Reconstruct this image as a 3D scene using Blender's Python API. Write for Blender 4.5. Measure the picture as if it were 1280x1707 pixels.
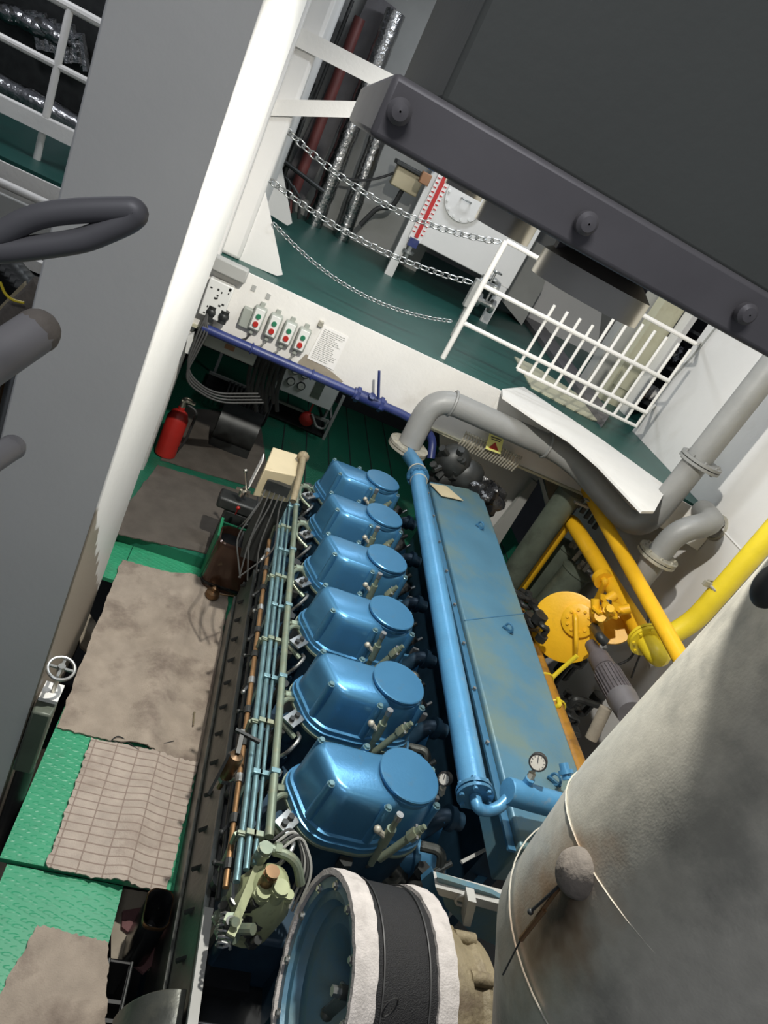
import bpy, math, random
from mathutils import Vector, Matrix
random.seed(7)
PI = math.pi
scn = bpy.context.scene
COL = scn.collection
for o in list(bpy.data.objects): bpy.data.objects.remove(o)

# ---------------------------------------------------------------- camera
CAMZ = 3.3                                    # camera height over the lower floor plates
F = 1144.75 / 1707.0 * 24.0                   # focal length for a 24 mm tall sensor
RX = (0.894325846, 0.345528415, 0.284238274)  # world x axis in (right, down, forward)
RY = (-0.07534133, -0.509913818, 0.856919823)
RZ = (0.441027171, -0.787780435, -0.429996536)
cam = bpy.data.objects.new('camera', bpy.data.cameras.new('camera'))
COL.objects.link(cam)
cam.data.sensor_fit = 'VERTICAL'; cam.data.sensor_height = 24.0; cam.data.sensor_width = 18.0
cam.data.lens = F; cam.data.clip_start = 0.02; cam.data.clip_end = 200
m3 = Matrix(((RX[0], -RX[1], -RX[2]), (RY[0], -RY[1], -RY[2]), (RZ[0], -RZ[1], -RZ[2])))
cam.matrix_world = Matrix.Translation((0, 0, CAMZ)) @ m3.to_4x4()
scn.camera = cam

# ---------------------------------------------------------------- world, lights, exposure
scn.view_settings.view_transform = 'Standard'; scn.view_settings.look = 'None'
scn.view_settings.gamma = 1.0; scn.view_settings.exposure = 0.0
scn.view_settings.use_curve_mapping = False
w = bpy.data.worlds.new('world'); scn.world = w; w.use_nodes = True
w.node_tree.nodes['Background'].inputs[0].default_value = (0.80, 0.86, 1.0, 1)
w.node_tree.nodes['Background'].inputs[1].default_value = 0.14

def light(name, kind, loc, energy, color=(1, 1, 1), size=0.1, sizey=None, target=None, spot=None, blend=0.5):
    d = bpy.data.lights.new(name, kind); d.energy = energy; d.color = color
    if kind == 'AREA':
        d.size = size
        if sizey: d.shape = 'RECTANGLE'; d.size_y = sizey
    else: d.shadow_soft_size = size
    if kind == 'SPOT': d.spot_size = math.radians(spot); d.spot_blend = blend
    o = bpy.data.objects.new(name, d); COL.objects.link(o); o.location = loc
    if target is not None:
        o.rotation_euler = (Vector(target) - Vector(loc)).to_track_quat('-Z', 'Y').to_euler()
    return o
light('flood_light', 'SPOT', (0.62, 2.35, 4.35), 600, (1.0, 0.97, 0.90), 0.05, target=(2.3, 3.4, 0.6), spot=150, blend=0.5)
light('overhead_fill', 'AREA', (1.5, 4.3, 5.2), 55, (0.88, 0.94, 1.0), 1.2, 0.3, target=(1.5, 4.3, 0))  # unseen soft fill above the engine; no ceiling is built
light('deck_fill', 'AREA', (1.6, 7.4, 5.0), 42, (0.86, 0.92, 1.0), 1.2, 0.3, target=(1.4, 8.0, 0))  # added fill high over the upper deck, no fixture there
light('under_deck_fill', 'AREA', (1.6, 7.0, 1.95), 7, (0.86, 0.94, 1.0), 0.8, 0.1, target=(1.4, 7.0, 0))  # added fill that brightens the dark floor under the deck
light('side_light', 'AREA', (-2.6, 5.2, 4.6), 30, (0.9, 0.93, 1.0), 1.0, 0.3, target=(-2.2, 5.6, 0))
light('foreground_fill', 'AREA', (-0.5, -0.9, 5.0), 32, (0.93, 0.95, 1.0), 1.0, 0.4, target=(0.5, 2.2, 1.0))  # added soft fill from behind the camera, lifts the foreground

# ---------------------------------------------------------------- helpers
def ray(px, py):
    a, b, c = px - 640.0, py - 853.5, 1144.75
    return Vector((RX[0]*a + RX[1]*b + RX[2]*c, RY[0]*a + RY[1]*b + RY[2]*c, RZ[0]*a + RZ[1]*b + RZ[2]*c))
def at(px, py, x=None, y=None, z=None):
    """the point of a world plane seen at a place of the photograph"""
    d = ray(px, py)
    if x is not None: t = x / d.x
    elif y is not None: t = y / d.y
    else: t = (z - CAMZ) / d.z
    return Vector((d.x*t, d.y*t, CAMZ + d.z*t))

class MB:
    def __init__(s): s.v = []; s.f = []
    def add(s, vs, fs):
        n = len(s.v); s.v += [tuple(v) for v in vs]; s.f += [[i + n for i in f] for f in fs]; return s
    def box(s, lo, hi):
        x0, y0, z0 = lo; x1, y1, z1 = hi
        vs = [(x0,y0,z0),(x1,y0,z0),(x1,y1,z0),(x0,y1,z0),(x0,y0,z1),(x1,y0,z1),(x1,y1,z1),(x0,y1,z1)]
        return s.add(vs, [(3,2,1,0),(4,5,6,7),(0,1,5,4),(1,2,6,5),(2,3,7,6),(3,0,4,7)])
    def obox(s, c, ax, ay, az):
        """oriented box: centre and three half axis vectors"""
        c, ax, ay, az = map(Vector, (c, ax, ay, az)); vs = []
        for k in (-1, 1):
            for i, j in ((-1,-1),(1,-1),(1,1),(-1,1)): vs.append(c + ax*i + ay*j + az*k)
        return s.add(vs, [(3,2,1,0),(4,5,6,7),(0,1,5,4),(1,2,6,5),(2,3,7,6),(3,0,4,7)])
    def bar(s, a, b, w, h, up=(0, 0, 1)):
        a, b = Vector(a), Vector(b); d = b - a; u = Vector(up)
        sx = d.cross(u)
        if sx.length < 1e-6: sx = d.cross(Vector((1, 0, 0)))
        sx.normalize(); u = sx.cross(d).normalized()
        return s.obox((a + b)/2, d/2, sx*w/2, u*h/2)
    def ring(s, p, d, u, r, n):
        v = d.cross(u).normalized(); u = v.cross(d).normalized()
        return [p + (u*math.cos(2*PI*i/n) + v*math.sin(2*PI*i/n))*r for i in range(n)]
    def tube(s, path, r, n=12, cap=True, closed=False):
        P = [Vector(p) for p in path]; m = len(P)
        rr = r if isinstance(r, (list, tuple)) else [r]*m
        T = []
        for i in range(m):
            a = P[(i-1) % m] if (closed or i > 0) else P[i]; b = P[(i+1) % m] if (closed or i < m-1) else P[i]
            T.append((b - a).normalized())
        u = Vector((0.3, 0.2, 1)) if abs(T[0].z) < 0.9 else Vector((1, 0.2, 0))
        u = (u - T[0]*u.dot(T[0])).normalized(); vs = []
        for i in range(m):
            u = (u - T[i]*u.dot(T[i])).normalized(); v = T[i].cross(u)
            k = 1.0
            if 0 < i < m-1:
                c = (P[i]-P[i-1]).normalized().dot((P[i+1]-P[i]).normalized()); k = 1.0
            for j in range(n):
                a = 2*PI*j/n; vs.append(P[i] + (u*math.cos(a) + v*math.sin(a))*rr[i]*k)
        fs = []
        for i in range(m - (0 if closed else 1)):
            for j in range(n):
                a = i*n + j; b = i*n + (j+1) % n; c = ((i+1) % m)*n + (j+1) % n; d = ((i+1) % m)*n + j
                fs.append((a, b, c, d))
        if cap and not closed: fs.append(tuple(range(n-1, -1, -1))); fs.append(tuple((m-1)*n + j for j in range(n)))
        return s.add(vs, fs)
    def cyl(s, a, b, r, n=16, r1=None): return s.tube([a, b], [r, r if r1 is None else r1], n)
    def lathe(s, prof, o, ax, n=32):
        """prof: (distance along the axis, radius)"""
        o = Vector(o); ax = Vector(ax).normalized()
        u = Vector((0, 0, 1)) if abs(ax.z) < 0.9 else Vector((1, 0, 0)); u = (u - ax*u.dot(ax)).normalized(); v = ax.cross(u)
        vs = []
        for d, r in prof:
            for j in range(n): a = 2*PI*j/n; vs.append(o + ax*d + (u*math.cos(a) + v*math.sin(a))*max(r, 1e-4))
        fs = []
        for i in range(len(prof)-1):
            for j in range(n): fs.append((i*n+j, i*n+(j+1) % n, (i+1)*n+(j+1) % n, (i+1)*n+j))
        return s.add(vs, fs)
    def sphere(s, c, r, sc=(1, 1, 1), n=12, m=8):
        c = Vector(c); vs = []; fs = []
        for i in range(m+1):
            t = PI*i/m
            for j in range(n): p = 2*PI*j/n; vs.append(c + Vector((math.sin(t)*math.cos(p)*r*sc[0], math.sin(t)*math.sin(p)*r*sc[1], math.cos(t)*r*sc[2])))
        for i in range(m):
            for j in range(n): fs.append((i*n+j, (i+1)*n+j, (i+1)*n+(j+1) % n, i*n+(j+1) % n))
        return s.add(vs, fs)
    def torus(s, c, ax, R, r, n=24, m=8, sx=1.0, ux=None):
        c = Vector(c); ax = Vector(ax).normalized()
        u = Vector(ux) if ux is not None else (Vector((0, 0, 1)) if abs(ax.z) < 0.9 else Vector((1, 0, 0)))
        u = (u - ax*u.dot(ax)).normalized(); v = ax.cross(u)
        return s.tube([c + u*math.cos(2*PI*i/n)*R*sx + v*math.sin(2*PI*i/n)*R for i in range(n)], r, m, closed=True)
    def prism(s, pts, off):
        """closed polygon of 3-D points pushed along a vector"""
        n = len(pts); off = Vector(off); a = [Vector(p) for p in pts]; b = [p + off for p in a]
        return s.add(a + b, [tuple(range(n-1, -1, -1)), tuple(range(n, 2*n))] + [(i, (i+1) % n, n+(i+1) % n, n+i) for i in range(n)])
    def loft(s, rings, cap=True):
        n = len(rings[0]); vs = [p for r in rings for p in r]; fs = []
        for i in range(len(rings)-1):
            for j in range(n): fs.append((i*n+j, i*n+(j+1) % n, (i+1)*n+(j+1) % n, (i+1)*n+j))
        if cap: fs.append(tuple(range(n-1, -1, -1))); fs.append(tuple((len(rings)-1)*n+j for j in range(n)))
        return s.add(vs, fs)
    def grid(s, fn, nu, nv):
        vs = [fn(i/nu, j/nv) for i in range(nu+1) for j in range(nv+1)]; k = nv+1
        return s.add(vs, [(i*k+j, (i+1)*k+j, (i+1)*k+j+1, i*k+j+1) for i in range(nu) for j in range(nv)])

def centre(pts):
    return sum((Vector(p) for p in pts), Vector())/len(pts)
def bend(path, rad=0.1, n=7):
    """round the corners of a polyline"""
    P = [Vector(p) for p in path]; out = [P[0]]
    for i in range(1, len(P)-1):
        a, b, c = P[i-1], P[i], P[i+1]; r = min(rad, (a-b).length*0.49, (c-b).length*0.49)
        p, q = b + (a-b).normalized()*r, b + (c-b).normalized()*r
        for k in range(n+1): t = k/n; out.append(p*(1-t)**2 + b*2*t*(1-t) + q*t*t)
    return out + [P[-1]]
def sag(a, b, d, n=14):
    a, b = Vector(a), Vector(b)
    return [a.lerp(b, i/n) - Vector((0, 0, d*4*(i/n)*(1-i/n))) for i in range(n+1)]

# ---------------------------------------------------------------- materials
M = {}
def mat(name, col, rough=0.5, metal=0.0, var=0.12, scale=6.0, dirt=None, dirt_amt=0.0, dirt_scale=3.0, bump=0.0, bump_scale=60.0, coat=0.0, emit=None, trans=0.0, lo=0.52):
    m = bpy.data.materials.new(name); m.use_nodes = True; nt = m.node_tree; N = nt.nodes; L = nt.links
    b = N['Principled BSDF']; b.inputs['Roughness'].default_value = rough; b.inputs['Metallic'].default_value = metal
    if coat: b.inputs['Coat Weight'].default_value = coat
    if trans: b.inputs['Transmission Weight'].default_value = trans
    tc = N.new('ShaderNodeTexCoord')
    no = N.new('ShaderNodeTexNoise'); no.inputs['Scale'].default_value = scale; no.inputs['Detail'].default_value = 5
    L.new(tc.outputs['Object'], no.inputs['Vector'])
    mr = N.new('ShaderNodeMapRange'); mr.inputs[1].default_value = 0.3; mr.inputs[2].default_value = 0.7
    mr.inputs[3].default_value = 1-var; mr.inputs[4].default_value = 1+var; L.new(no.outputs['Fac'], mr.inputs[0])
    mx = N.new('ShaderNodeVectorMath'); mx.operation = 'SCALE'; mx.inputs[0].default_value = col[:3]; L.new(mr.outputs[0], mx.inputs['Scale'])
    out = mx.outputs[0]
    if dirt:
        n2 = N.new('ShaderNodeTexNoise'); n2.inputs['Scale'].default_value = dirt_scale; n2.inputs['Detail'].default_value = 8; n2.inputs['Roughness'].default_value = 0.65
        L.new(tc.outputs['Object'], n2.inputs['Vector'])
        r2 = N.new('ShaderNodeMapRange'); r2.inputs[1].default_value = lo; r2.inputs[2].default_value = lo+0.16; r2.inputs[3].default_value = 0; r2.inputs[4].default_value = dirt_amt
        L.new(n2.outputs['Fac'], r2.inputs[0])
        m2 = N.new('ShaderNodeMix'); m2.data_type = 'RGBA'; L.new(r2.outputs[0], m2.inputs[0]); L.new(out, m2.inputs[6]); m2.inputs[7].default_value = (*dirt[:3], 1)
        out = m2.outputs[2]
    L.new(out, b.inputs['Base Color'])
    if bump:
        n3 = N.new('ShaderNodeTexNoise'); n3.inputs['Scale'].default_value = bump_scale; n3.inputs['Detail'].default_value = 4
        L.new(tc.outputs['Object'], n3.inputs['Vector'])
        bp = N.new('ShaderNodeBump'); bp.inputs['Strength'].default_value = bump; bp.inputs['Distance'].default_value = 0.01
        L.new(n3.outputs['Fac'], bp.inputs['Height']); L.new(bp.outputs[0], b.inputs['Normal'])
    if emit: b.inputs['Emission Color'].default_value = (*emit, 1); b.inputs['Emission Strength'].default_value = 1
    M[name] = m; return m
mat('white_paint', (0.72, 0.70, 0.66), 0.5, 0, 0.05, 2.5, (0.45, 0.40, 0.33), 0.35, 2.2, 0.15, 40, lo=0.6)
mat('wall_paint', (0.68, 0.665, 0.64), 0.6, 0, 0.04, 1.5, (0.50, 0.44, 0.37), 0.25, 1.6, 0.1, 30, lo=0.6)
mat('trunk_paint', (0.66, 0.655, 0.63), 0.45, 0, 0.04, 2.0, (0.42, 0.40, 0.30), 0.35, 5, 0.1, 30, lo=0.66)
mat('grey_pipe', (0.235, 0.235, 0.225), 0.45, 0, 0.08, 5, (0.36, 0.34, 0.30), 0.3, 9, 0.1, 60, lo=0.62)
mat('flange_metal', (0.42, 0.40, 0.33), 0.45, 0.3, 0.2, 12, (0.12, 0.10, 0.07), 0.6, 14)
mat('yellow_paint', (0.83, 0.46, 0.015), 0.42, 0, 0.08, 5, (0.35, 0.16, 0.02), 0.45, 7, 0.1, 50, lo=0.6)
mat('lemon_paint', (0.80, 0.62, 0.03), 0.42, 0, 0.08, 5, (0.45, 0.33, 0.05), 0.4, 7, 0.1, 50, lo=0.62)
mat('orange_pipe', (0.42, 0.20, 0.025), 0.4, 0, 0.2, 6, (0.10, 0.05, 0.02), 0.7, 6, lo=0.5)
mat('engine_blue', (0.055, 0.17, 0.29), 0.33, 0.35, 0.10, 5, (0.05, 0.10, 0.13), 0.5, 9, 0.06, 90, lo=0.58)
mat('cover_blue', (0.062, 0.205, 0.365), 0.30, 0.5, 0.08, 5, (0.13, 0.17, 0.18), 0.45, 13, 0.05, 90, lo=0.6)
mat('pipe_blue', (0.075, 0.24, 0.42), 0.33, 0.25, 0.08, 7, (0.30, 0.30, 0.26), 0.6, 16, 0.1, 60, lo=0.61)
mat('airbox_blue', (0.065, 0.165, 0.24), 0.42, 0.15, 0.10, 3, (0.13, 0.18, 0.15), 0.8, 1.6, 0.08, 60, lo=0.44)
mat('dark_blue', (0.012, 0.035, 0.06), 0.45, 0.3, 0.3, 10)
mat('rail_teal', (0.16, 0.27, 0.29), 0.33, 0.6, 0.15, 15, (0.05, 0.07, 0.07), 0.5, 14)
mat('rail_green', (0.19, 0.23, 0.17), 0.42, 0.4, 0.15, 15, (0.30, 0.27, 0.16), 0.5, 14)
mat('rail_copper', (0.33, 0.19, 0.09), 0.38, 0.7, 0.2, 10)
mat('oily_grey', (0.075, 0.08, 0.072), 0.38, 0.4, 0.25, 8, (0.15, 0.15, 0.12), 0.5, 6, 0.15, 40)
mat('dark_metal', (0.035, 0.037, 0.036), 0.45, 0.4, 0.3, 10)
mat('black_oil', (0.010, 0.011, 0.012), 0.25, 0.0, 0.3, 6)
mat('steel', (0.42, 0.43, 0.42), 0.33, 0.85, 0.15, 20, (0.12, 0.11, 0.10), 0.5, 20)
mat('chrome', (0.62, 0.59, 0.52), 0.36, 1.0, 0.1, 6)
mat('silver_lag', (0.54, 0.515, 0.44), 0.5, 0.35, 0.09, 25, (0.19, 0.19, 0.17), 0.5, 4, 0.08, 150, lo=0.5)
mat('foil', (0.40, 0.40, 0.40), 0.2, 1.0, 0.2, 8, bump=1.0, bump_scale=22)
mat('green_box', (0.02, 0.22, 0.10), 0.5, 0, 0.15, 4)
mat('cream', (0.46, 0.39, 0.25), 0.5, 0, 0.08, 4, (0.30, 0.20, 0.10), 0.6, 6, lo=0.6)
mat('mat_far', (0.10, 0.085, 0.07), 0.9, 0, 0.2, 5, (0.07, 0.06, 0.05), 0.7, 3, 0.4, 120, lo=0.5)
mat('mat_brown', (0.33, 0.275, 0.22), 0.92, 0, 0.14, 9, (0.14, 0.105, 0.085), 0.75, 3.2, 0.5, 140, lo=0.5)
mat('concrete', (0.30, 0.26, 0.20), 0.8, 0, 0.15, 6, (0.12, 0.1, 0.08), 0.6, 4, 0.2, 50)
mat('light_switch_grey', (0.33, 0.35, 0.31), 0.45, 0, 0.05, 5)
mat('face_white', (0.70, 0.70, 0.67), 0.45, 0, 0.04, 5)
mat('paper', (0.78, 0.76, 0.73), 0.7, 0, 0.03, 5)
mat('ink', (0.06, 0.06, 0.07), 0.6, 0, 0.0)
mat('red', (0.38, 0.02, 0.015), 0.4, 0, 0.1, 6)
mat('red_pipe', (0.16, 0.045, 0.04), 0.5, 0, 0.2, 6)
mat('green_button', (0.02, 0.16, 0.08), 0.4)
mat('royal_blue', (0.022, 0.035, 0.14), 0.4, 0, 0.12, 8, (0.08, 0.09, 0.14), 0.4, 12)
mat('bright_blue', (0.02, 0.12, 0.38), 0.4)
mat('rubber', (0.022, 0.022, 0.022), 0.55, 0, 0.1)
mat('cable_grey', (0.27, 0.27, 0.25), 0.55, 0, 0.1)
mat('dark_cable', (0.05, 0.05, 0.048), 0.55, 0, 0.1)
mat('glass_dial', (0.62, 0.60, 0.54), 0.2, 0, 0.03)
mat('bronze', (0.20, 0.115, 0.055), 0.3, 0.7, 0.3, 8, (0.04, 0.03, 0.02), 0.7, 6)
mat('brown_gloss', (0.075, 0.038, 0.024), 0.16, 0.2, 0.3, 5, (0.33, 0.25, 0.14), 0.8, 7, lo=0.6)
mat('motor_grey', (0.13, 0.115, 0.12), 0.5, 0.2, 0.2, 10)
mat('tank_green', (0.11, 0.13, 0.10), 0.45, 0.1, 0.2, 6, (0.05, 0.05, 0.04), 0.6, 5)
mat('felt', (0.44, 0.41, 0.39), 0.95, 0, 0.12, 25, (0.27, 0.25, 0.23), 0.5, 14, 0.35, 160)
mat('mesh_black', (0.005, 0.005, 0.006), 0.7, 0, 0.2, 40, bump=0.5, bump_scale=300)
mat('rust_casing', (0.20, 0.165, 0.10), 0.65, 0.1, 0.2, 10, (0.08, 0.055, 0.035), 0.8, 7, 0.5, 50)
mat('casting_green', (0.33, 0.36, 0.20), 0.45, 0.1, 0.2, 8, (0.07, 0.08, 0.05), 0.7, 8)
mat('duct_grey', (0.085, 0.09, 0.082), 0.7, 0, 0.08, 2, bump=0.05)
mat('angle_grey', (0.16, 0.15, 0.155), 0.5, 0.2, 0.12, 9)
mat('hose_grey', (0.22, 0.21, 0.21), 0.6, 0, 0.08, 4)
mat('handle_grey', (0.115, 0.112, 0.118), 0.5, 0.1, 0.1, 6)
mat('bag', (0.012, 0.012, 0.013), 0.22, 0, 0.2, 8, bump=0.8, bump_scale=18)
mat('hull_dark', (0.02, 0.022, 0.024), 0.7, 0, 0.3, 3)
mat('cloth_red', (0.14, 0.065, 0.065), 0.9, 0, 0.15, 20, bump=0.4, bump_scale=80)
mat('yellow_sign', (0.80, 0.78, 0.25), 0.5)
mat('gauge_red', (0.50, 0.03, 0.03), 0.3)
mat('machine_grey', (0.36, 0.36, 0.34), 0.55, 0, 0.08, 3)
mat('beam_cream', (0.52, 0.50, 0.36), 0.55, 0, 0.1, 3, (0.3, 0.26, 0.15), 0.5, 3)
mat('brown_box', (0.28, 0.14, 0.07), 0.7)
mat('knob_dust', (0.15, 0.13, 0.11), 0.85, 0, 0.2, 12, bump=0.4)

def steel_plate(name, col, diamond=True, dirt=(0.05, 0.09, 0.06)):
    """green painted floor plate with raised diamond lugs and scuffs"""
    m = mat(name, col, 0.42, 0, 0.1, 3, dirt, 0.55, 2.5, lo=0.55); nt = m.node_tree; N = nt.nodes; L = nt.links
    if diamond:
        tc = N.new('ShaderNodeTexCoord'); vm = []
        for ang in (45, -45):
            mp = N.new('ShaderNodeMapping'); mp.inputs['Rotation'].default_value = (0, 0, math.radians(ang)); mp.inputs['Scale'].default_value = (14, 38, 1)
            mp.inputs['Location'].default_value = (0.5 if ang > 0 else 0, 0, 0)
            L.new(tc.outputs['Object'], mp.inputs[0]); vo = N.new('ShaderNodeTexVoronoi'); vo.inputs['Randomness'].default_value = 0.0
            vo.inputs['Scale'].default_value = 1.0; L.new(mp.outputs[0], vo.inputs['Vector'])
            r = N.new('ShaderNodeMapRange'); r.inputs[1].default_value = 0.2; r.inputs[2].default_value = 0.34; r.inputs[3].default_value = 1; r.inputs[4].default_value = 0
            L.new(vo.outputs['Distance'], r.inputs[0]); vm.append(r.outputs[0])
        ck = N.new('ShaderNodeTexChecker'); ck.inputs['Scale'].default_value = 20; L.new(tc.outputs['Object'], ck.inputs[0])
        mx = N.new('ShaderNodeMix'); L.new(ck.outputs['Fac'], mx.inputs[0]); L.new(vm[0], mx.inputs[2]); L.new(vm[1], mx.inputs[3])
        bp = N.new('ShaderNodeBump'); bp.inputs['Strength'].default_value = 0.4; bp.inputs['Distance'].default_value = 0.005
        L.new(mx.outputs[0], bp.inputs['Height']); L.new(bp.outputs[0], N['Principled BSDF'].inputs['Normal'])
    return m
steel_plate('floor_green', (0.035, 0.30, 0.15))
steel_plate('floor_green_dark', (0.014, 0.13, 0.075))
steel_plate('deck_green', (0.012, 0.075, 0.062), False, (0.02, 0.05, 0.045))

def grid_mat(name):
    """felt mat with a stencilled grid of wear lines"""
    m = mat(name, (0.42, 0.355, 0.30), 0.92, 0, 0.12, 12, (0.24, 0.185, 0.15), 0.6, 3.5, 0.5, 140, lo=0.52); nt = m.node_tree; N = nt.nodes; L = nt.links
    b = N['Principled BSDF']; src = b.inputs['Base Color'].links[0].from_socket
    tc = N.new('ShaderNodeTexCoord'); br = N.new('ShaderNodeTexBrick'); br.offset = 0.0
    mp = N.new('ShaderNodeMapping'); L.new(tc.outputs['Object'], mp.inputs[0]); mp.inputs['Location'].default_value = (0.04, 0.0, 0)
    L.new(mp.outputs[0], br.inputs['Vector'])
    br.inputs['Scale'].default_value = 1.0; br.inputs['Brick Width'].default_value = 0.115; br.inputs['Row Height'].default_value = 0.044; br.inputs['Mortar Size'].default_value = 0.0042
    br.inputs['Mortar Smooth'].default_value = 0.4
    mx = N.new('ShaderNodeMix'); mx.data_type = 'RGBA'; L.new(br.outputs['Fac'], mx.inputs[0]); L.new(src, mx.inputs[6]); mx.inputs[7].default_value = (0.26, 0.20, 0.165, 1)
    L.new(mx.outputs[2], b.inputs['Base Color'])
grid_mat('mat_grid')

# ---------------------------------------------------------------- object kit
def ob(name, mb, m, parent=None, sharp=35, bevel=0.0, label=None):
    me = bpy.data.meshes.new(name); 
    org = Vector(ORG.get(parent.name, (0, 0, 0))) if parent is not None else centre_bottom(mb.v)
    me.from_pydata([tuple(Vector(v) - org) for v in mb.v], [], mb.f); me.validate(); me.update()
    o = bpy.data.objects.new(name, me); COL.objects.link(o)
    if parent is not None: o.parent = parent
    else: o.location = org
    ORG[o.name] = org
    me.materials.append(M[m] if isinstance(m, str) else m)
    for p in me.polygons: p.use_smooth = True
    me.set_sharp_from_angle(angle=math.radians(sharp))
    if bevel:
        b = o.modifiers.new('bevel', 'BEVEL'); b.width = bevel; b.segments = 2; b.limit_method = 'ANGLE'; b.angle_limit = math.radians(40)
    if label: o['label'] = label
    return o
ORG = {}
def centre_bottom(vs):
    xs = [v[0] for v in vs]; ys = [v[1] for v in vs]; zs = [v[2] for v in vs]
    return Vector(((min(xs)+max(xs))/2, (min(ys)+max(ys))/2, min(zs)))
def tag(o, label, cat, group=None):
    o['label'] = label; o['category'] = cat
    if group: o['group'] = group
    return o
def thing(name, loc, label, cat, group=None):
    o = bpy.data.objects.new(name, None); COL.objects.link(o); o.location = loc; o.empty_display_size = 0.1
    ORG[o.name] = Vector(loc); return tag(o, label, cat, group)
def struct(name, mb, m, sharp=35, bevel=0.0, parent=None, label=None):
    o = ob(name, mb, m, parent, sharp, bevel)
    o['kind'] = 'structure'
    if label: o['label'] = label
    return o
def copy_thing(root, loc, label=None, group=None):
    r = root.copy(); COL.objects.link(r); r.location = loc; ORG[r.name] = Vector(loc)
    if label: r['label'] = label
    if group: r['group'] = group
    for ch in root.children:
        c = ch.copy(); COL.objects.link(c); c.parent = r
        for g in ch.children: d = g.copy(); COL.objects.link(d); d.parent = c
    return r
def copy_part(part, dv, parent):
    """copy of a part and its sub-parts, moved by dv inside the same thing"""
    c = part.copy(); COL.objects.link(c); c.parent = parent; c.location = Vector(part.location) + Vector(dv)
    for g in part.children: d = g.copy(); COL.objects.link(d); d.parent = c
    return c
def flange_mb(p, d, r, t=0.022, n=8, gap=0.004, bolt=0.011):
    """pair of bolted discs round a pipe"""
    p, d = Vector(p), Vector(d).normalized(); mb = MB()
    for s in (-1, 1): mb.cyl(p + d*s*gap, p + d*s*(gap+t), r, 28)
    u = Vector((0, 0, 1)) if abs(d.z) < 0.9 else Vector((1, 0, 0)); u = (u - d*u.dot(d)).normalized(); v = d.cross(u)
    for i in range(n):
        a = 2*PI*(i+.5)/n; q = p + (u*math.cos(a) + v*math.sin(a))*r*0.82
        mb.cyl(q - d*(gap+t+0.014), q + d*(gap+t+0.014), bolt, 6)
    return mb

# ================================================================ THE SETTING
DK = 2.05          # upper deck level
GY = 5.40          # face of the deck edge girder
struct('floor', MB().box((-0.13, 1.975, -0.03), (1.0, 4.50, 0.0)), 'floor_green')
struct('floor', MB().box((-0.09, 1.30, -0.05), (0.43, 1.965, -0.02)), 'floor_green')
struct('floor', MB().box((-0.09, 0.55, -0.05), (0.43, 1.29, -0.02)), 'floor_green')
struct('floor', MB().box((-0.42, 4.05, -0.031), (-0.135, 4.50, -0.001)), 'floor_green')
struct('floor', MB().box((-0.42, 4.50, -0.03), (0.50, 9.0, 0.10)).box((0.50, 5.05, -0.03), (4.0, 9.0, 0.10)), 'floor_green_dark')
mb = MB()
for i in range(12): x = 0.62 + i*0.28; mb.box((x, 5.1, 0.10), (x+0.012, 8.98, 0.106))
struct('trim_1', mb, 'hull_dark')
struct('floor', MB().box((-3.2, -1.2, -0.95), (4.2, 9.2, -0.85)), 'hull_dark')
struct('wall_right', MB().box((4.0, -0.8, -0.9), (4.06, 6.28, 5.2)), 'wall_paint')
mb = MB()
mb.tube([(3.998, -0.5, DK-0.02), (3.998, 6.2, DK-0.02)], 0.007, 6)
struct('trim_2', mb, 'wall_paint')
# upper deck with the engine well cut out of it
dk = [(-5, 5.44), (2.17, 5.44), (2.6, 5.30), (3.1, 5.06), (3.6, 4.80), (3.99, 4.60), (3.99, 6.28), (7.5, 6.28), (7.5, 12.6), (-5, 12.6)]
struct('floor', MB().prism([(x, y, DK-0.03) for x, y in dk], (0, 0, 0.03)), 'deck_green')
# girder under the deck edge: web, lower flange with grey welds
mb = MB().box((-0.62, GY, DK-0.53), (2.17, GY+0.03, DK))
struct('trim_3', mb, 'white_paint')
struct('trim_4', MB().box((-0.6, GY-0.03, DK-0.55), (3.40, GY+0.14, DK-0.53)), 'beam_cream')
mb = MB().box((2.17, GY, DK-0.53), (3.45, GY+0.03, DK-0.05))
struct('trim_5', mb, 'white_paint')
gp = [at(*q, z=DK+0.012) for q in ((835,652),(871,648),(1000,735),(1110,815),(1088,856),(1067,856),(1041,828),(996,780),(948,738),(897,706),(836,664))]
struct('trim_6', MB().prism(gp, (0, 0, 0.02)), 'white_paint')
dg = [(2.17, 5.41), (2.75, 5.12), (3.3, 4.82), (3.99, 4.45)]
mb = MB()
for (a, b) in zip(dg, dg[1:]): mb.prism([(a[0], a[1], DK-0.28), (b[0], b[1], DK-0.28), (b[0], b[1], DK-0.001), (a[0], a[1], DK-0.001)], (0.01, 0.025, 0))
struct('trim_7', mb, 'white_paint')
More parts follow.
